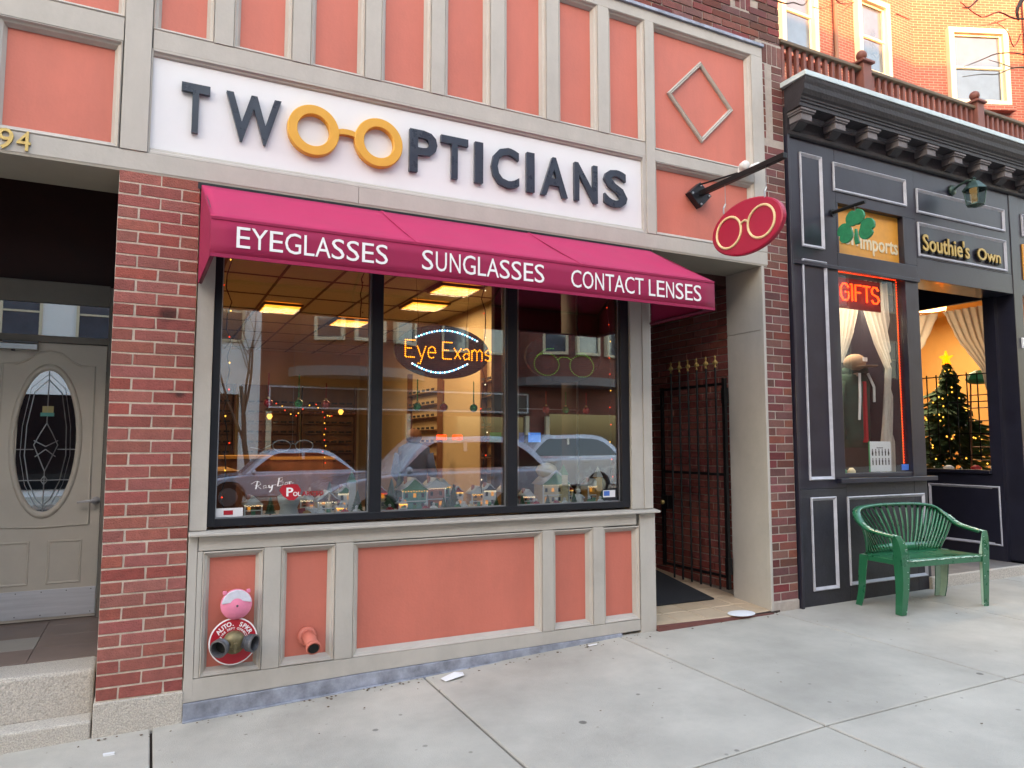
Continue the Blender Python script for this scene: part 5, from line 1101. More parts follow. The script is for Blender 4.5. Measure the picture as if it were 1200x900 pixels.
# hoodie on a form with a cap
t = thing('hoodie_display', 'dark green hooded sweatshirt on a display form in the gift window', 'hoodie', (6.15, .62, 1.4)); hg = mat('dark_green_fleece', (24, 60, 52), .95, vary=.2, vscale=12)
HX = 6.50; q = MB(); q.lathe([(.15, 0), (.19, .1), (.19, .4), (.21, .62), (.17, .72), (.07, .78)], (HX, .52, 1.45), 'z', 18); q.v = [(x, .52+(y-.52)*.7, z) for x, y, z in q.v]; q.tube([(HX-.19, .52, 2.10), (HX-.25, .50, 1.83), (HX-.24, .47, 1.53)], [.075, .06, .05], 10); q.tube([(HX+.19, .52, 2.10), (HX+.26, .50, 1.83), (HX+.24, .47, 1.53)], [.075, .06, .05], 10); add(q, 'sweatshirt', hg, t, smooth=True)
q = MB(); q.tube([(HX-.07, .37, 2.18), (HX-.09, .36, 1.95), (HX-.10, .37, 1.72)], .013, 6); q.tube([(HX+.05, .37, 2.18), (HX+.12, .36, 2.05), (HX+.13, .37, 1.9)], .013, 6); add(q, 'drawstring', snow, t); add(MB().box(HX-.02, HX+.01, .36, .40, 1.5, 2.1), 'red_stripe', red, t)
q = MB(); q.tube([(HX-.11+.02*math.cos(2*math.pi*k/12)*0+.11*math.cos(2*math.pi*k/14)+.11, .50+.09*math.sin(2*math.pi*k/14), 2.20-.03*math.sin(2*math.pi*k/14)) for k in range(14)], .045, 8, closed=True); add(q, 'hood', hg, t, smooth=True); q = MB(); q.lathe([(.05, 0), (.045, .06), (.07, .10), (.075, .16), (.05, .2)], (HX-.05, .45, 2.12), 'z', 12); add(q, 'head_form', capm_ if False else mat('pale_form', (176, 160, 142), .7), t, smooth=True)
t = thing('baseball_cap', 'tan baseball cap on a head form above the hooded sweatshirt', 'cap', (6.22, .42, 2.28)); capm = mat('tan_cotton', (150, 124, 104), .9, vary=.1)
q = MB(); q.ball((6.43, .42, 2.29), .10, 16, (1, 1.1, .85)); add(q, 'crown', capm, t, smooth=True); q = MB(); q.lathe([(.10, 0), (.10, .006), (.02, .008)], (6.45, .30, 2.24), 'z', 16); add(q, 'peak', capm, t); add(MB().box(6.41, 6.47, .308, .316, 2.29, 2.33), 'badge', paper, t)
# poster and small goods on the sill shelf
t = thing('poster_card', 'white card printed with two rows of small dark figures', 'poster', (6.33, .1, 1.23)); add(MB().box(6.175, 6.47, .10, .106, 1.228, 1.508), 'card', paper, t); add(MB().box(6.165, 6.1748, .098, .108, 1.228, 1.508), 'card_edge', postergreen, t)
q = MB(); random.seed(5)
for r2 in range(2):
    for k in range(6): x = 6.20+k*.045; z = 1.29+r2*.085; q.box(x+.004, x+.018, .0985, .0995, z, z+.05); q.box(x, x+.022, .0984, .0994, z+.02+random.uniform(-.01, .02), z+.032); q.ball((x+.011, .099, z+.058), .007, 6, (1, .1, 1))
q.box(6.27, 6.36, .0985, .0995, 1.445, 1.452); add(q, 'printed_figures', dark, t)
for i, (x, h, w_, m_, l_) in enumerate(((5.86, .11, .06, greenp, 'shiny green ornament at the corner of the gift window'), (6.03, .10, .05, ivory, 'cream top hat ornament beside the white printed card'), (6.52, .10, .04, ochre, 'small ochre doll standing beside the printed card'), (5.93, .16, .045, blue, 'small dark blue doll behind the green ornament'))):
    q = MB(); q.lathe([(w_, 0), (w_*1.05, h*.1), (w_*.6, h*.35), (w_*.75, h*.7), (w_*.3, h)], (x, .16+.03*i, 1.165), 'z', 12); single(q, 'shop_ornament', m_, l_, 'ornament', smooth=True)
t = thing('payment_sticker', 'small blue sticker low in the corner of the gift window', 'sticker', (6.58, .04, 1.27)); add(MB().box(6.535, 6.635, .040, .043, 1.24, 1.295), 'sticker_face', MAT['sticker_blue'], t)
q = MB(); q.box(6.47, 6.73, .62, .64, 1.58, 1.64); single(q, 'hanging_sign', mat('sage_sign', (130, 150, 120), .7), 'sage green name board hanging low behind the gift window glass', 'sign')
# Christmas tree window: interior items, window bars
t = thing('window_grille', 'black metal grille across the inside of the Christmas tree window', 'grille', (8.5, .6, 1.3))
for z in (2.27, 1.96, 1.60, 1.36): add(MB().box(8.495, 8.507, .215, 1.9, z-.006, z+.006), 'cross_bar', iron, t)
gbm = mesh_of(MB().box(-.005, .005, -.005, .005, 1.30, 2.30), 'upright_bar', iron)
for k in range(14): inst(gbm, 'upright_bar', t, (8.515, .235+k*.118, 0))
fB = lambda u, v, d: (8.64+d, u, v)
curtain('lace_curtain', 'tied back lace curtain nearest the street in the tree window', [(3.06, .9, .30), (2.7, .75, .30), (2.35, .5, .30), (1.9, .40, .30), (1.25, .38, .30)], fB)
curtain('lace_curtain', 'tied back lace curtain deeper inside the tree window', [(3.06, .95, 1.9), (2.7, 1.15, 1.9), (2.35, 1.4, 1.9), (2.2, 1.5, 1.9)], fB)
ct = thing('christmas_tree', 'lit Christmas tree with an orange glowing star behind the black grille', 'Christmas tree', (9.35, 1.35, 1.1)); random.seed(11)
q = MB(); CX, CY, Z0, HT = 9.32, 1.32, 1.18, 1.30
for k in range(900):
    s_ = (k/900)**.85; zz = Z0+HT*(round(s_*11)/11*.6+s_*.4); rr_ = (.50*(1-s_)+.05)*(.85+.25*math.sin(s_*36)); a = k*2.39996; L_ = rr_*random.uniform(.45, 1.35)*(1+.22*math.sin(a*1.0+s_*9)); zz += random.uniform(-.05, .05)
    c = Vector((CX+L_*.55*math.cos(a), CY+L_*.55*math.sin(a), zz)); e = Vector((CX+L_*math.cos(a), CY+L_*math.sin(a), zz-.06)); wv = Vector((-math.sin(a), math.cos(a), 0))*.045
    q.poly([c-wv+Vector((0, 0, .02)), c+wv-Vector((0, 0, .02)), e+wv*.4, e-wv*.4+Vector((0, 0, .03))], [(0, 1, 2, 3)]); q.poly([c+Vector((0, 0, .03)), c-Vector((0, 0, .03)), e-Vector((0, 0, .02))], [(0, 1, 2)])
add(q, 'foliage', fir, ct, kind='stuff'); q1 = MB(); q2 = MB()
for k in range(170): s_ = random.random()**1.2; a = random.uniform(0, 6.28); rr_ = .46*(1-s_)+.03; (q1 if k % 4 else q2).octa((CX+rr_*math.cos(a), CY+rr_*math.sin(a), Z0+HT*s_-.02), .012)
add(q1, 'warm_bulbs', bulb_warm, ct); add(q2, 'white_baubles', paper, ct); add(MB().lathe([(.03, 0), (.01, 1.3)], (CX, CY, 1.1), 'z', 8), 'trunk', bark, ct)
q = MB(); st_ = [(CY+(.10 if k % 2 == 0 else .042)*math.sin(R(36*k)), 2.58+(.10 if k % 2 == 0 else .042)*math.cos(R(36*k))) for k in range(10)]; q.prism(st_, CX-.012, CX+.012, 'x'); q.prism([(p[0]-CY+CX, p[1]) for p in st_], CY-.012, CY+.012); add(q, 'star', star_e, ct)
q = MB(); q.box(10.85, 10.88, .5, 1.6, 2.1, 2.7); single(q, 'framed_picture', woodm, 'dark framed picture on the warm wall behind the tree', 'picture')
for i, (x, y, h, m_, l_) in enumerate(((8.72, 1.55, .15, star_e, 'glowing orange ornament at the foot of the tree window'), (8.68, .95, .13, snow, 'white plush ornament on the tree window sill'), (8.66, .62, .14, red, 'red and white stuffed ornament on the tree window sill'), (8.66, .40, .16, snow, 'large white fluffy ornament nearest the street in the tree window'), (8.68, 1.2, .08, greenp, 'green ornament low on the tree window sill'))):
    q = MB(); q.lathe([(.07, 0), (.085, h*.3), (.05, h*.6), (.06, h*.8), (.02, h)], (x, y, 1.105), 'z', 12); single(q, 'shop_ornament', m_, l_, 'ornament', smooth=True)
ld_ = thing('display_ladder', 'brown toy ladder leaning behind the black window grille', 'ladder', (8.75, .6, 1.2))
for y in (.48, .70): add(MB().tube([(8.70, y, 1.11), (8.74, y-.02, 2.2)], .010, 6), 'rail', woodm, ld_)
for k in range(6): add(MB().tube([(8.70+k*.007, .48, 1.3+k*.15), (8.70+k*.007, .70, 1.3+k*.15)], .007, 5), 'rung', woodm, ld_)
q = MB(); q.lathe([(.06, 0), (.1, .01), (.14, .05), (.1, .12), (.03, .16)], (8.8, .62, 2.18), 'z', 9); single(q, 'green_bow', shamg, 'dark green decoration on top of the toy ladder', 'decoration')
t = thing('orange_poster', 'orange sign with white letters beyond the end post of the entry', 'sign', (8.7, 0, 3.3)); add(MB().box(8.64, 9.9, -.012, -.001, 3.27, 3.66), 'sign_face', orange, t); letters('IMPORTS', 8.70, 9.8, 3.36, 3.56, .002, .02, front(-.014), 'letter', ivory, t)
single(MB().box(8.53, 8.58, -.02, -.004, 2.51, 2.62), 'switch_plate', paper, 'small white plate on the black end post', 'plate')
t = thing('added_display_fill', 'added fill light at the top of the gift window display', 'fill light', (6.2, .8, 3.1)); dl_ = bpy.data.lights.new('display_lamp', 'AREA'); dl_.size = .5; dl_.energy = 3.2; dl_.color = (1, .88, .74); do_ = bpy.data.objects.new('display_lamp', dl_); COL.objects.link(do_); do_.parent = t; do_.location = (0, -.1, -.03)  # added lamp that brightens the gift display; no fixture is known there
add(MB().box(5.9, 6.5, .75, .85, 3.085, 3.115), 'diffuser', led('added_fill_panel', (255, 235, 210), .3), t)  # glowing strip made up as the body of the added lamp
t = thing('warm_room_light', 'warm round lamp on the gift room ceiling', 'ceiling light', (9.8, 1.8, 3.35)); gl_ = bpy.data.lights.new('room_lamp', 'AREA'); gl_.size = .6; gl_.energy = 7; gl_.color = (1, .86, .66); go_ = bpy.data.objects.new('room_lamp', gl_); COL.objects.link(go_); go_.parent = t; go_.location = (-.2, 0, -.05)
add(MB().lathe([(.18, 0), (.2, .05), (.2, .06)], (9.8, 1.8, 3.33), 'z', 16), 'diffuser', led('gift_lamp', (255, 200, 130), 1.6), t)

# ---------------------------------------------------------------- green plastic bench
be = thing('garden_bench', 'weathered green plastic two seat bench standing before the gift shop', 'bench', (6.125, -.36, g(6.125)-.005), rz=R(-5.5))
def bez(pts, n=6):
    P = [Vector(p) for p in pts]; out = []
    for i in range(len(P)-1):
        p0 = P[max(0, i-1)]; p1 = P[i]; p2 = P[i+1]; p3 = P[min(len(P)-1, i+2)]
        for k in range(n):
            t = k/n; out.append(.5*((2*p1)+(-p0+p2)*t+(2*p0-5*p1+4*p2-p3)*t*t+(-p0+3*p1-3*p2+p3)*t**3))
    out.append(P[-1]); return out
def gadd(q, n_, m=green, **k): return add(q, n_, m, be, local=True, **k)
HALF = [(-.500, -.215, .618), (-.520, -.10, .632), (-.530, .03, .662), (-.518, .13, .735), (-.455, .20, .800), (-.28, .228, .826), (0, .235, .832)]
RIM = bez(HALF+[(-p[0], p[1], p[2]) for p in reversed(HALF[:-1])])
def ribbon(mb, path, w, t, upf=None):
    V = []; m = len(path)
    for i, p in enumerate(path):
        a = path[max(0, i-1)]; b = path[min(m-1, i+1)]; tg = (b-a).normalized(); up_ = (upf(p) if upf else Vector((0, 0, 1))); sd2 = tg.cross(up_).normalized(); n2 = sd2.cross(tg).normalized()
        for s_, h_ in ((-1, -.5), (-.9, .35), (0, .5), (.9, .35), (1, -.5), (.8, -.35), (0, .0), (-.8, -.35)): V.append(p+sd2*s_*w/2+n2*h_*t)
    mb.poly(V, [(i*8+k, i*8+(k+1) % 8, (i+1)*8+(k+1) % 8, (i+1)*8+k) for i in range(m-1) for k in range(8)]+[tuple(range(7, -1, -1)), tuple((m-1)*8+k for k in range(8))])
q = MB(); ribbon(q, RIM, .066, .026); gadd(q, 'rim', smooth=True)
# seat: curved pan
q = MB(); V = []; nu, nv = 20, 8
for j in range(nv+1):
    for i in range(nu+1):
        s_, t_ = i/nu*2-1, j/nv; wd = .46-.03*t_; V.append((s_*wd, -.235+t_*.40+(.02*(1-s_*s_)*(-1) if j == 0 else 0), .425-.012*math.sin(math.pi*t_)*(1-s_**4)+(.0 if t_ < .9 else .01)))
q.poly(V, [(j*(nu+1)+i, j*(nu+1)+i+1, (j+1)*(nu+1)+i+1, (j+1)*(nu+1)+i) for j in range(nv) for i in range(nu)]); thick(gadd(q, 'seat', smooth=True), .014)
q = MB(); q.box(-.46, .46, -.262, -.235, .375, .428); q.box(-.47, -.445, -.235, .16, .385, .426); q.box(.445, .47, -.235, .16, .385, .426); gadd(q, 'seat_apron', bevel=.006)
random.seed(2)
def flakes(path, n, r, nm='worn_patch'):
    q = MB()
    for k in range(n):
        i = random.random()*(len(path)-1); a = path[int(i)]; b = path[min(len(path)-1, int(i)+1)]; p = a+(b-a)*(i-int(i)); s_ = random.uniform(.3, 1)
        q.ball((p.x+random.uniform(-.004, .004), p.y+random.uniform(-.004, .004), p.z+random.uniform(-.003, .003)), r*s_, 6, (random.uniform(.8, 2.2), .8, .45))
    return q
def lleg(path, wf, ds, sx, back=False):
    """L-section leg: a front (or back) plate and an outer side plate; widths taper along the path"""
    mb = MB(); V = []; th_ = .007; inner = MB(); VI = []
    for i, p in enumerate(path):
        w_, d_ = wf[min(i, len(wf)-1)], ds[min(i, len(ds)-1)]; fy = -1 if not back else 1
        c = [(0, 0), (-w_, 0), (-w_, th_), (-th_, th_), (-th_, d_), (0, d_)]
        V += [(p[0]+sx*a, p[1]+b, p[2]) for a, b in c] if not back else [(p[0]+sx*a, p[1]-b, p[2]) for a, b in c]
        ci = [(-w_+.004, th_+.001), (-th_-.001, th_+.001), (-th_-.001, d_-.004)]
        VI += [(p[0]+sx*a, p[1]+b, p[2]) for a, b in ci] if not back else [(p[0]+sx*a, p[1]-b, p[2]) for a, b in ci]
    m_ = len(path); mb.poly(V, [(i*6+k, i*6+(k+1) % 6, (i+1)*6+(k+1) % 6, (i+1)*6+k) for i in range(m_-1) for k in range(6)]+[tuple(range(5, -1, -1)), tuple((m_-1)*6+k for k in range(6))])
    inner.poly(VI, [(i*3+k, i*3+k+1, (i+1)*3+k+1, (i+1)*3+k) for i in range(m_-1) for k in range(2)])
    L_ = gadd(mb, 'leg', bevel=.002); o_ = add(inner, 'worn_inside', wornwhite, L_, local=True); thick(o_, .001); return L_
for sx in (-1, 1):
    P_ = bez([(sx*.528, -.24, .628), (sx*.515, -.262, .56), (sx*.500, -.272, .44), (sx*.492, -.265, .22), (sx*.50, -.245, 0)], 4); n_ = len(P_)
    wf = [.052+.030*min(1, k/6) if k < 9 else .082-.028*(k-8)/8 for k in range(n_)]; ds_ = [.04+.05*min(1, k/8) if k < 9 else .09-.03*(k-8)/8 for k in range(n_)]
    L1 = lleg(P_, wf, ds_, sx)
    q = flakes([Vector((p.x-sx*.055, p.y-.0, p.z)) for p in P_], 26, .006); add(q, 'worn_patch', wornwhite, L1, local=True)
    P_ = bez([(sx*.480, .17, .43), (sx*.488, .178, .30), (sx*.49, .19, .12), (sx*.497, .215, 0)], 4); n_ = len(P_)
    lleg(P_, [.085-.025*k/n_ for k in range(n_)], [.09-.03*k/n_ for k in range(n_)], sx, back=True)
q = flakes([Vector((x/20-.45, -.264, .425)) for x in range(19)], 110, .010); add(q, 'worn_patch', wornwhite, be, local=True)
q = flakes([p+Vector((0, -.012, .010)) for p in RIM[:16]], 70, .009); q2 = flakes([p+Vector((0, -.014, .008)) for p in RIM[-18:]], 110, .011); q.poly(q2.v, q2.f); add(q, 'worn_patch', wornwhite, be, local=True)
NS = 27
for k in range(NS):
    s_ = -1+2*k/(NS-1); i = (s_*.5+.5)*(len(RIM)-1); i = 15+(i/(len(RIM)-1))*(len(RIM)-31); a = RIM[int(i)]; b = RIM[min(len(RIM)-1, int(i)+1)]; tp = a+(b-a)*(i-int(i))
    bt = Vector((s_*.43, .155-.02*s_*s_, .435)); md = (tp+bt)/2+Vector((0, -.012, 0)); path = bez([tp+Vector((0, 0, -.01)), md, bt], 4); q = MB(); q.tube(path, [.0095+.0012*kk for kk in range(len(path))][::1] if False else .0125, 6, flat=.45); gadd(q, 'slat', smooth=True)
q = MB(); V = []; 
for (zz, kk) in ((.43, 0), (.50, .25)):
    for i in range(17): s_ = -1+2*i/16; V.append((s_*(.41+.02*kk), .155-.02*s_*s_+.03*kk, zz))
q.poly(V, [(i, i+1, 17+i+1, 17+i) for i in range(16)]); thick(gadd(q, 'back_band', smooth=True), .01)

# ---------------------------------------------------------------- sunlit brick house set back on the right
hs_ = thing('brick_house', 'set back red brick house with pale window frames lit by low sun', 'building', (15, 6.5, 4)); YW = 6.5
X1, BX = 16.87, Vector((.925, -.380, 0))
q = MB(); q.box(5.2, X1, YW, 14, -.2, 17); add(q, 'wall', brick_up, hs_)
def onB(p): return (X1+BX.x*p[0]-.380*p[1]*-1*-1, YW+BX.y*p[0]+.925*p[1], p[2])   # local u along bay face, v into wall
bay = MB(); bay.poly([(X1, YW, -.2), (X1+BX.x*3.0, YW+BX.y*3.0, -.2), (X1+BX.x*3.0+.9, YW+BX.y*3.0+2, -.2), (X1, 12, -.2), (X1, YW, 17), (X1+BX.x*3.0, YW+BX.y*3.0, 17), (X1+BX.x*3.0+.9, YW+BX.y*3.0+2, 17), (X1, 12, 17)], [(0, 1, 5, 4), (1, 2, 6, 5), (2, 3, 7, 6), (4, 5, 6, 7)])
add(bay, 'bay', brick_up, hs_)
frm = mat('cream_window_paint', (196, 184, 160), .6, vary=.05, dirt=.1)
def upwin(x0, x1, z0, z1, to):
    """sash window: casing proud of the wall, sashes and panes set back"""
    q = MB(); q.mould(x0, x1, z0, z1, [(0, 0), (0, -.14), (.13, -.14), (.13, .0)]); q.mapped(to); wnd = add(q, 'window', frm, hs_)
    a, b, c, d = x0+.13, x1-.13, z0+.13, z1-.13; zm = (c+d)/2
    q = MB(); q.mould(a, b, zm-.02, d, [(0, -.03), (0, -.06), (.055, -.06), (.055, -.01)]); q.mould(a, b, c, zm+.02, [(0, -.02), (0, -.04), (.055, -.04), (.055, -.01)]); q.mapped(to); add(q, 'sash', frm, wnd)
    for z0_, z1_ in ((zm, d), (c, zm)): q = MB(); q.box(a+.05, b-.05, -.02, -.012, z0_+.03, z1_-.05); q.mapped(to); add(q, 'pane', winglass, wnd)
    q = MB(); q.box(x0-.06, x1+.06, -.2, 0, z0-.14, z0); q.mapped(to); add(q, 'sill', brick_up, wnd)
toA = lambda p: (p[0], YW+p[1], p[2]); toB = lambda p: (X1+.925*p[0]+.380*p[1], YW-.380*p[0]+.925*p[1], p[2])
upwin(12.20, 13.35, 10.05, 12.1, toA); upwin(14.70, 15.85, 10.15, 12.10, toA); upwin(.86, 2.42, 9.85, 11.85, toB)
upwin(9.6, 10.8, 10.05, 12.1, toA); upwin(14.7, 15.85, 6.4, 8.4, toA); upwin(12.2, 13.35, 6.4, 8.4, toA)
q = MB(); q.lathe([(.05, 0), (.05, 16)], (13.97, YW-.08, .5), 'z', 10); add(q, 'downpipe', mat('brown_downpipe', (96, 62, 48), .6), hs_)
q = MB(); e = Vector(toB((3.0, 0, 0))); q.lathe([(.09, 0), (.09, 14.5)], (e.x-.05, e.y-.1, 2.6), 'z', 10); add(q, 'downpipe', frm, hs_); q = MB(); q.tube([(e.x-.05, e.y-.1, 10.0), (e.x+.4, e.y+.2, 8.8)], .08, 8); add(q, 'pipe_offset', dull, hs_)
q = MB(); q.box(5.1, 20, 6.2, 14, 17, 17.2); add(q, 'roof', roofm, hs_)

# ---------------------------------------------------------------- across the street (seen only in the glass)
def opp_windows(parent, xs, zs, w_, h_, y, fm=frm):
    for x in xs:
        for z in zs:
            q = MB(); q.mould(x, x+w_, z, z+h_, [(0, 0), (0, .06), (.08, .06), (.08, .0)]); q.v = [(a, y+b, c) for a, b, c in q.v]; wd = add(q, 'window', fm, parent)
            q = MB(); q.box(x+.07, x+w_-.07, y+.005, y+.02, z+.07, z+h_-.07); add(q, 'pane', winglass, wd); q = MB(); q.box(x+.07, x+w_-.07, y+.015, y+.045, z+h_/2-.03, z+h_/2+.03); add(q, 'meeting_rail', fm, wd)
OY = -18.9
bw_ = thing('white_house', 'pale clapboard house across the street mirrored in the shop glass', 'building', (-2, OY, 0)); add(MB().box(-9, 3.2, OY-10, OY, -1, 15.9), 'wall', wfar, bw_)
opp_windows(bw_, [-8, -6, -4, -2, 0, 1.6], [4.6, 7.8, 11], 1.1, 1.9, OY); q = MB(); q.box(-8.5, 2.6, OY+.0, OY+.05, .1, 3.0); add(q, 'shop_window', carglass, bw_); add(MB().box(-9.2, 3.3, OY-10, OY+.4, 15.9, 16.2), 'roof', roofm, bw_)
bo = thing('opposite_brick_building', 'dark brick building with round bays across the street in reflection', 'building', (10, OY, 0)); add(MB().box(3.2, 26, OY-10, OY, -1, 16.2), 'wall', brick_opp, bo)
for cx in (6.3, 14.4, 20.5):
    q = MB(); pts = [(cx+2.1*math.cos(R(a)), OY+1.3*math.sin(R(a))) for a in range(0, 181, 20)]; q.prism(pts, 3.9, 14.5, 'z'); by = add(q, 'bay', brick_opp, bo); q = MB(); q.prism([(cx+2.25*math.cos(R(a)), OY+1.42*math.sin(R(a))) for a in range(0, 181, 20)], 3.6, 3.9, 'z'); add(q, 'bay_base', corngrey, by)
    for a in (55, 90, 125):
        for z in (4.7, 8.0, 11.2):
            ca, sa = math.cos(R(a)), math.sin(R(a)); px, py = cx+2.1*ca, OY+1.3*sa; q = MB(); q.mould(-.5, .5, z, z+1.9, [(0, -.05), (0, .1), (.1, .1), (.1, 0)]); q.mapped(lambda p: (px+p[0]*sa*1+p[1]*ca, py-p[0]*ca*.7+p[1]*sa, p[2])); wd = add(q, 'window', frm, bo); q = MB(); q.box(-.42, .42, .0, .03, z+.08, z+1.82); q.mapped(lambda p: (px+p[0]*sa*1+p[1]*ca, py-p[0]*ca*.7+p[1]*sa, p[2])); add(q, 'pane', winglass, wd)
opp_windows(bo, [9.2, 10.8, 17.2], [4.7, 8, 11.2], 1.0, 1.9, OY)
q = MB(); q.box(3.4, 12.6, OY, OY+.12, 2.55, 3.35); add(q, 'shop_fascia', mat('dark_fascia', (52, 46, 48), .5), bo); q = MB(); q.mould(3.45, 12.55, 2.6, 3.3, [(0, OY+.12), (0, OY+.16), (.05, OY+.16), (.05, OY+.12)]); add(q, 'fascia_trim', silvermould, bo)
q = MB(); q.box(3.6, 7.8, OY, OY+.05, .6, 2.45); q.box(8.2, 12.4, OY, OY+.05, .6, 2.45); q.box(13.5, 18, OY, OY+.05, .6, 2.6); add(q, 'shop_window', carglass, bo)
q = MB(); [q.box(x, x+.15, OY, OY+.15, .1, 2.5) for x in (3.4, 7.9, 12.45, 13.3, 18.1)]; add(q, 'shop_pilaster', frm, bo)
for nm, lb, x0, x1, h, m_ in (('plain_block', 'plain brick building further up the opposite side', 26, 50, 16, brick_opp), ('brick_block', 'plain brick building at the far low end of opposite side', -50, -9, 16.2, brick_opp)):
    t = thing(nm, lb, 'building', (x0, OY, 0)); add(MB().box(x0, x1, OY-10, OY, -2, h), 'wall', m_, t); opp_windows(t, [x0+3+k*3.4 for k in range(6)], [4.7, 8, 11.2], 1.1, 1.9, OY)
t = thing('neighbour_building', 'plain brick building beyond the beige door', 'building', (-8, 0, 0)); add(MB().box(-30, -1.95, .1, 9, -2, 9.4), 'wall', brick_plain, t)
opp_ = [(-5, 4.4), (-8, 4.4), (-11, 4.4)]
for x, z in opp_: add(MB().box(x, x+1.1, .06, .1, z, z+1.9), 'window', frm, t); 

def bare_tree(name, label, base, h, r, seed, lean=(0, 0), depth=5, spread=.55):
    random.seed(seed); t = thing(name, label, 'tree', base); tr = MB(); tw = MB()
    def grow(p, d, L_, r0, lv):
        n_ = 4; path = [p]; rad = [r0]; q_ = p.copy(); dd = d.copy()
        for i in range(n_): dd = (dd+Vector((random.uniform(-.12, .12), random.uniform(-.12, .12), random.uniform(-.04, .1)))).normalized(); q_ = q_+dd*L_/n_; path.append(q_.copy()); rad.append(r0*(1-.42*(i+1)/n_))
        (tr if lv < 2 else tw).tube(path, rad, 7 if lv < 2 else 4)
        if lv < depth:
            for k in range(3 if lv < 3 else 2):
                ax_ = Vector((random.uniform(-1, 1), random.uniform(-1, 1), random.uniform(-.2, .5))).normalized(); nd = (dd+ax_*spread*(1.15 if lv else .9)).normalized(); pp_ = path[random.choice((2, 3, 4))]; grow(pp_, nd, L_*random.uniform(.62, .8), rad[-1]*.8, lv+1)
    grow(Vector(base), Vector((lean[0], lean[1], 1)).normalized(), h*.42, r, 0); add(tr, 'trunk', bark, t, smooth=True); add(tw, 'twigs', bark, t)
    return t
bare_tree('bare_tree', 'bare street tree on the opposite pavement before the pale house', (2.7, -16.4, g(2.7)-.1), 7.5, .09, 4)
# near street tree whose twigs enter the top corner
tn = thing('bare_tree', 'bare street tree whose twigs cross the sunlit house at the top corner', 'tree', (8.6, -3.9, g(8.6)-.06)); q = MB(); q.tube(bez([(8.6, -3.9, .0), (8.62, -3.85, 1.5), (8.5, -3.7, 3.0), (8.3, -3.4, 4.6), (8.2, -3.2, 6.5)]), [.11-.0025*k for k in range(25)], 10)
q.tube(bez([(8.45, -3.6, 3.4), (7.8, -3.0, 4.3), (7.0, -2.3, 4.9), (6.3, -1.8, 5.2)]), [.05-.002*k for k in range(19)], 7); add(q, 'trunk', bark, tn, smooth=True)
tw = MB()
def P15(px, py, y):   # twig points placed in the plane y of the crown
    d = Vector(((px-600)/843.92, -(py-450)/843.92, 1)); wdir = r_*d.x+u_*d.y+f*d.z; c = cam.location; s_ = (y-c.y)/wdir.y; return c+wdir*s_
for y, pts, r0 in ((-1.5, [(1215, 20), (1190, 22), (1170, 14), (1150, 20), (1125, 2)], .008), (-1.5, [(1215, 82), (1198, 79), (1186, 80), (1168, 87), (1150, 87), (1128, 90)], .006), (-1.5, [(1210, 66), (1188, 62), (1168, 63), (1155, 68), (1143, 73), (1130, 78)], .006), (-1.5, [(1188, 80), (1172, 74), (1158, 70)], .004), (-1.6, [(1180, 22), (1166, 27), (1150, 30)], .004), (-1.6, [(1196, 40), (1188, 55), (1180, 36), (1165, 25)], .005), (-1.5, [(1205, -10), (1192, 10), (1194, 24)], .02), (-1.0, [(975, -6), (985, 4), (996, 4)], .006), (-1.2, [(895, -4), (920, 4), (930, 3), (942, 6), (948, -4)], .006), (-1.0, [(1000, 3), (992, 9), (986, 16)], .004), (-1.0, [(952, 8), (962, 10), (975, 6), (988, 0)], .003), (-1.5, [(1050, 16), (1066, 23)], .004), (-1.5, [(1150, -5), (1137, 8), (1128, 9)], .009)):
    pp_ = [P15(a, b, y) for a, b in pts]; tw.tube(bez([tuple(p) for p in pp_], 3), [r0*(1-.6*k/(3*(len(pts)-1))) for k in range(3*(len(pts)-1)+1)], 5)
tw.tube(bez([tuple(P15(1215, 20, -1.5)), (6.6, -1.9, 5.0)], 3), .008, 5); tw.tube(bez([tuple(P15(1215, 82, -1.5)), (6.5, -1.9, 5.0)], 3), .007, 5); tw.tube(bez([tuple(P15(1205, -10, -1.5)), (6.6, -2.0, 5.1)], 3), .02, 5)
tw.tube(bez([tuple(P15(942, -10, -1.2)), (5.2, -1.7, 5.3), (6.3, -1.8, 5.2)], 4), .008, 5); tw.tube(bez([tuple(P15(975, -6, -1.0)), (5.2, -1.7, 5.3)], 4), .006, 5)
add(tw, 'twigs', bark, tn)
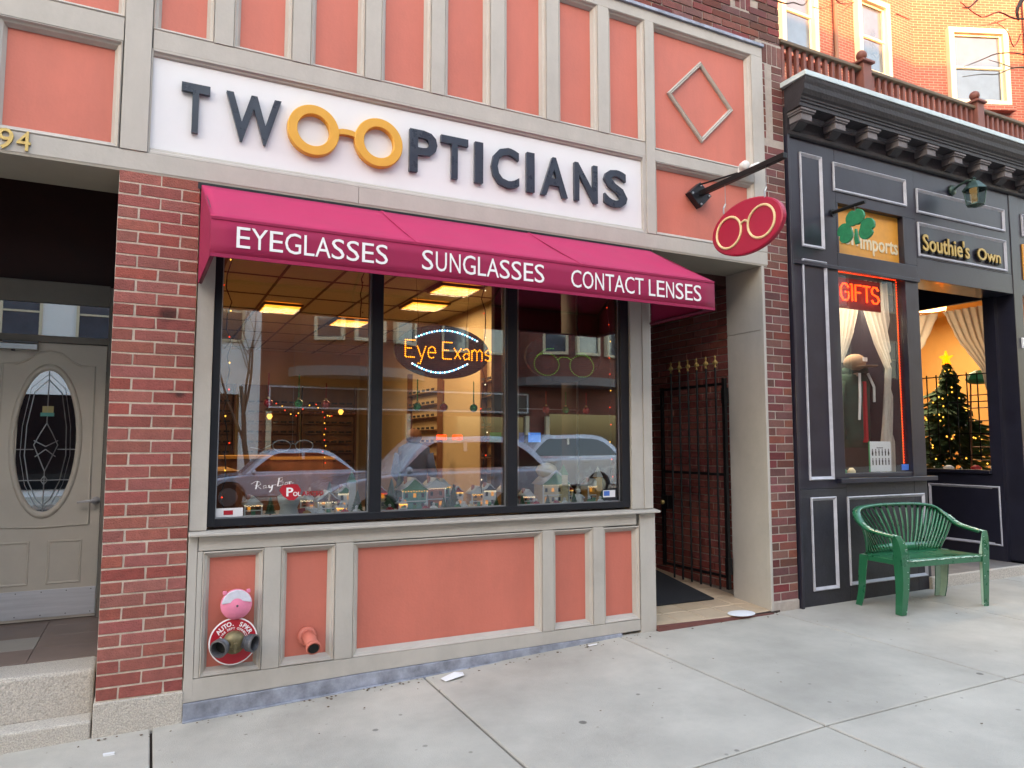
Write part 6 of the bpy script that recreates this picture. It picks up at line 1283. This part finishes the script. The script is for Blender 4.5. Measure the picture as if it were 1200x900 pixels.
# cars parked and passing, mirrored in the glass
def car(label, x0, yc, L_, W_, H_, m_, suv=False, grp='cars in the street'):
    zb = g(x0+L_/2)-.17; t = thing('car', label, 'car', (x0+L_/2, yc, zb), grp); wb = L_*.58; r0 = .33; xw = [x0+L_*.19, x0+L_*.19+wb]; hb = H_*.60 if not suv else H_*.62
    def arch(cx): return [(cx+(r0+.06)*math.cos(R(a)), .30+(r0+.06)*math.sin(R(a))) for a in range(180, -1, -20)]
    low = [(x0+.03, .28)]+[(x0+.28*0+.1, .22)]+[(p[0], max(.22, p[1])) for p in arch(xw[0])]+[(p[0], max(.22, p[1])) for p in arch(xw[1])]+[(x0+L_-.08, .24), (x0+L_, .5), (x0+L_-.02, hb*.97), (x0+L_*.9, hb+.03), (x0+L_*.72, hb+.02), (x0+L_*.5, hb+.01), (x0+L_*.27, hb-.02), (x0+L_*.18, hb-.06), (x0+L_*.1, hb-.12), (x0+L_*.04, hb-.19), (x0+.03, hb-.27), (x0, .5)]
    q = MB(); V = []; n_ = len(low)
    for v, s_ in ((-.5, .93), (-.47, 1.0), (.47, 1.0), (.5, .93)): V += [((x-x0-L_/2)*(1 if s_ == 1 else .985)+x0+L_/2, yc+v*W_, zb+(z-.55)*s_+.55) for x, z in low]
    q.poly(V, [(i*n_+k, i*n_+(k+1) % n_, (i+1)*n_+(k+1) % n_, (i+1)*n_+k) for i in range(3) for k in range(n_)]+[tuple(range(n_)), tuple(range(4*n_-1, 3*n_-1, -1))]); add(q, 'body', m_, t, bevel=.025)
    gh = [(x0+L_*.27, hb-.03), (x0+L_*.40, H_-.05), (x0+L_*.5, H_), (x0+L_*(.70 if not suv else .82), H_-.03), (x0+L_*(.86 if not suv else .97), hb)]
    gh = [(p.x, p.y) for p in bez([(x, z, 0) for x, z in gh], 5)]
    q = MB(); V = []; n_ = len(gh)
    for v in (-.46, .46): V += [(x, yc+v*W_*(1-.2*max(0, min(1, (z-hb)/(H_-hb)))), zb+z) for x, z in gh]
    q.poly(V, [(k, (k+1) % n_, n_+(k+1) % n_, n_+k) for k in range(n_)]+[tuple(range(n_)), tuple(range(2*n_-1, n_-1, -1))]); add(q, 'cabin', m_, t, bevel=.04, smooth=True)
    cx_ = x0+L_*.55; cz_ = (hb+H_)/2
    for sg in (-1, 1):
        def side(s_, z, x): k = (z-hb)/(H_-hb); return yc+sg*(W_*.46*(1-k)+W_*.37*k+.012)
        w_poly = [(cx_+(x-cx_)*.88, cz_-.01+(z-cz_)*.70) for x, z in gh]; q = MB(); q.poly([(x, side(0, z, x), zb+z) for x, z in w_poly], [tuple(range(n_))]); thick(add(q, 'side_window', carglass, t), .01)
        q = MB(); q.box(x0+L_*.56, x0+L_*.575, yc+sg*W_*.40-.03, yc+sg*W_*.40+.03, zb+hb, zb+H_-.08); add(q, 'pillar', m_, t)
        q = MB(); q.ball((x0+L_*.31, yc+sg*(W_/2+.07), zb+hb+.04), .1, 10, (.6, 1, .7)); add(q, 'wing_mirror', m_, t, smooth=True)
        for xq in (.42, .66): q = MB(); q.box(x0+L_*xq, x0+L_*xq+.16, yc+sg*W_*.5-.01, yc+sg*W_*.5+.02, zb+hb-.13, zb+hb-.10); add(q, 'door_handle', alu, t)
    for x_, nm_, m2 in ((x0+.02, 'headlight', paper), (x0+L_-.02, 'tail_light', red)):
        for sg in (-1, 1): q = MB(); q.ball((x_+(.05 if x_ < x0+1 else -.05), yc+sg*W_*.4, zb+.68), .14, 8, (.6, 1, .5)); add(q, nm_, m2, t, smooth=True)
    for xx_ in xw:
        for sg in (-1, 1):
            q = MB(); q.lathe([(.2, 0), (r0-.03, 0), (r0, .03), (r0, .17), (r0-.03, .2), (.2, .2)], (xx_, yc+sg*(W_/2-.2) if sg > 0 else yc-W_/2, zb+r0), 'y', 24); wh = add(q, 'wheel', tyre, t, smooth=False)
            q = MB(); q.lathe([(.21, 0), (.21, .012)], (xx_, yc+sg*W_/2-(.006), zb+r0), 'y', 20)
            q.v = q.v; add(q, 'rim', hub, wh)
    return t
car('silver blue saloon parked across the street before the pale house', 1.0, -14.2, 4.5, 1.8, 1.42, carblue)
car('silver sport utility car parked across the street before the brick building', 8.3, -14.1, 4.7, 1.9, 1.74, carsilver, suv=True)
car('pale blue estate car passing in the middle of the street', 2.9, -8.6, 4.5, 1.8, 1.66, carblue, suv=True)
# litter on the pavement
q = MB(); q.poly([(1.86, -.13, .048), (2.02, -.10, .056), (2.0, -.17, .060), (1.87, -.19, .046), (1.95, -.13, .075)], [(0, 1, 4), (1, 2, 4), (2, 3, 4), (3, 0, 4)]); thick(single(q, 'paper_scrap', paper, 'folded white paper scrap on the slab below the big salmon panel', 'paper'), .002)
q = MB(); q.box(.06, .11, -.27, -.25, g(.08)-.003, g(.08)+.006); single(q, 'paper_scrap', paper, 'small white wrapper on the pavement by the granite pier base', 'paper')
q = MB(); q.poly([(2.98, -.05, .092), (3.05, -.06, .098), (3.03, -.09, .101), (2.97, -.08, .093)], [(0, 1, 2, 3)]); thick(single(q, 'paper_scrap', paper, 'tiny white paper curl at the end of the blue flashing', 'paper'), .002)
q = MB(); random.seed(21)
for k in range(110):
    x = random.uniform(.45, 3.5) if k % 3 else random.uniform(-.4, 5.0); y = -abs(random.gauss(0, .05))-.035; z = g(x)+.012*y+.002; r0 = random.uniform(.003, .011); a = random.uniform(0, 3.1)
    q.poly([(x+r0*math.cos(a+i*1.6), y+r0*math.sin(a+i*1.6), z+random.uniform(.0, .004)) for i in range(4)], [(0, 1, 2, 3)])
for k in range(60):
    x = random.uniform(-.3, 7); y = random.uniform(-3.0, -.1); z = g(x)+.012*y+.002; r0 = random.uniform(.003, .008); a = random.uniform(0, 3.1)
    q.poly([(x+r0*math.cos(a+i*1.6), y+r0*math.sin(a+i*1.6), z+random.uniform(.0, .004)) for i in range(4)], [(0, 1, 2, 3)])
props(add(q, 'leaf_litter', mat('dry_leaf_bits', (86, 62, 44), .9, vary=.4, vscale=40)), 'crumbs of dry leaves and grit along the shop base', 'litter', kind='stuff')
q = MB(); q.box(.138, .192, -.004, .002, 1.118, 1.130); single(q, 'mortar_smear', palepink, 'small white smear on a brick of the pier', 'smear') if False else None
print('objects', len(bpy.data.objects))
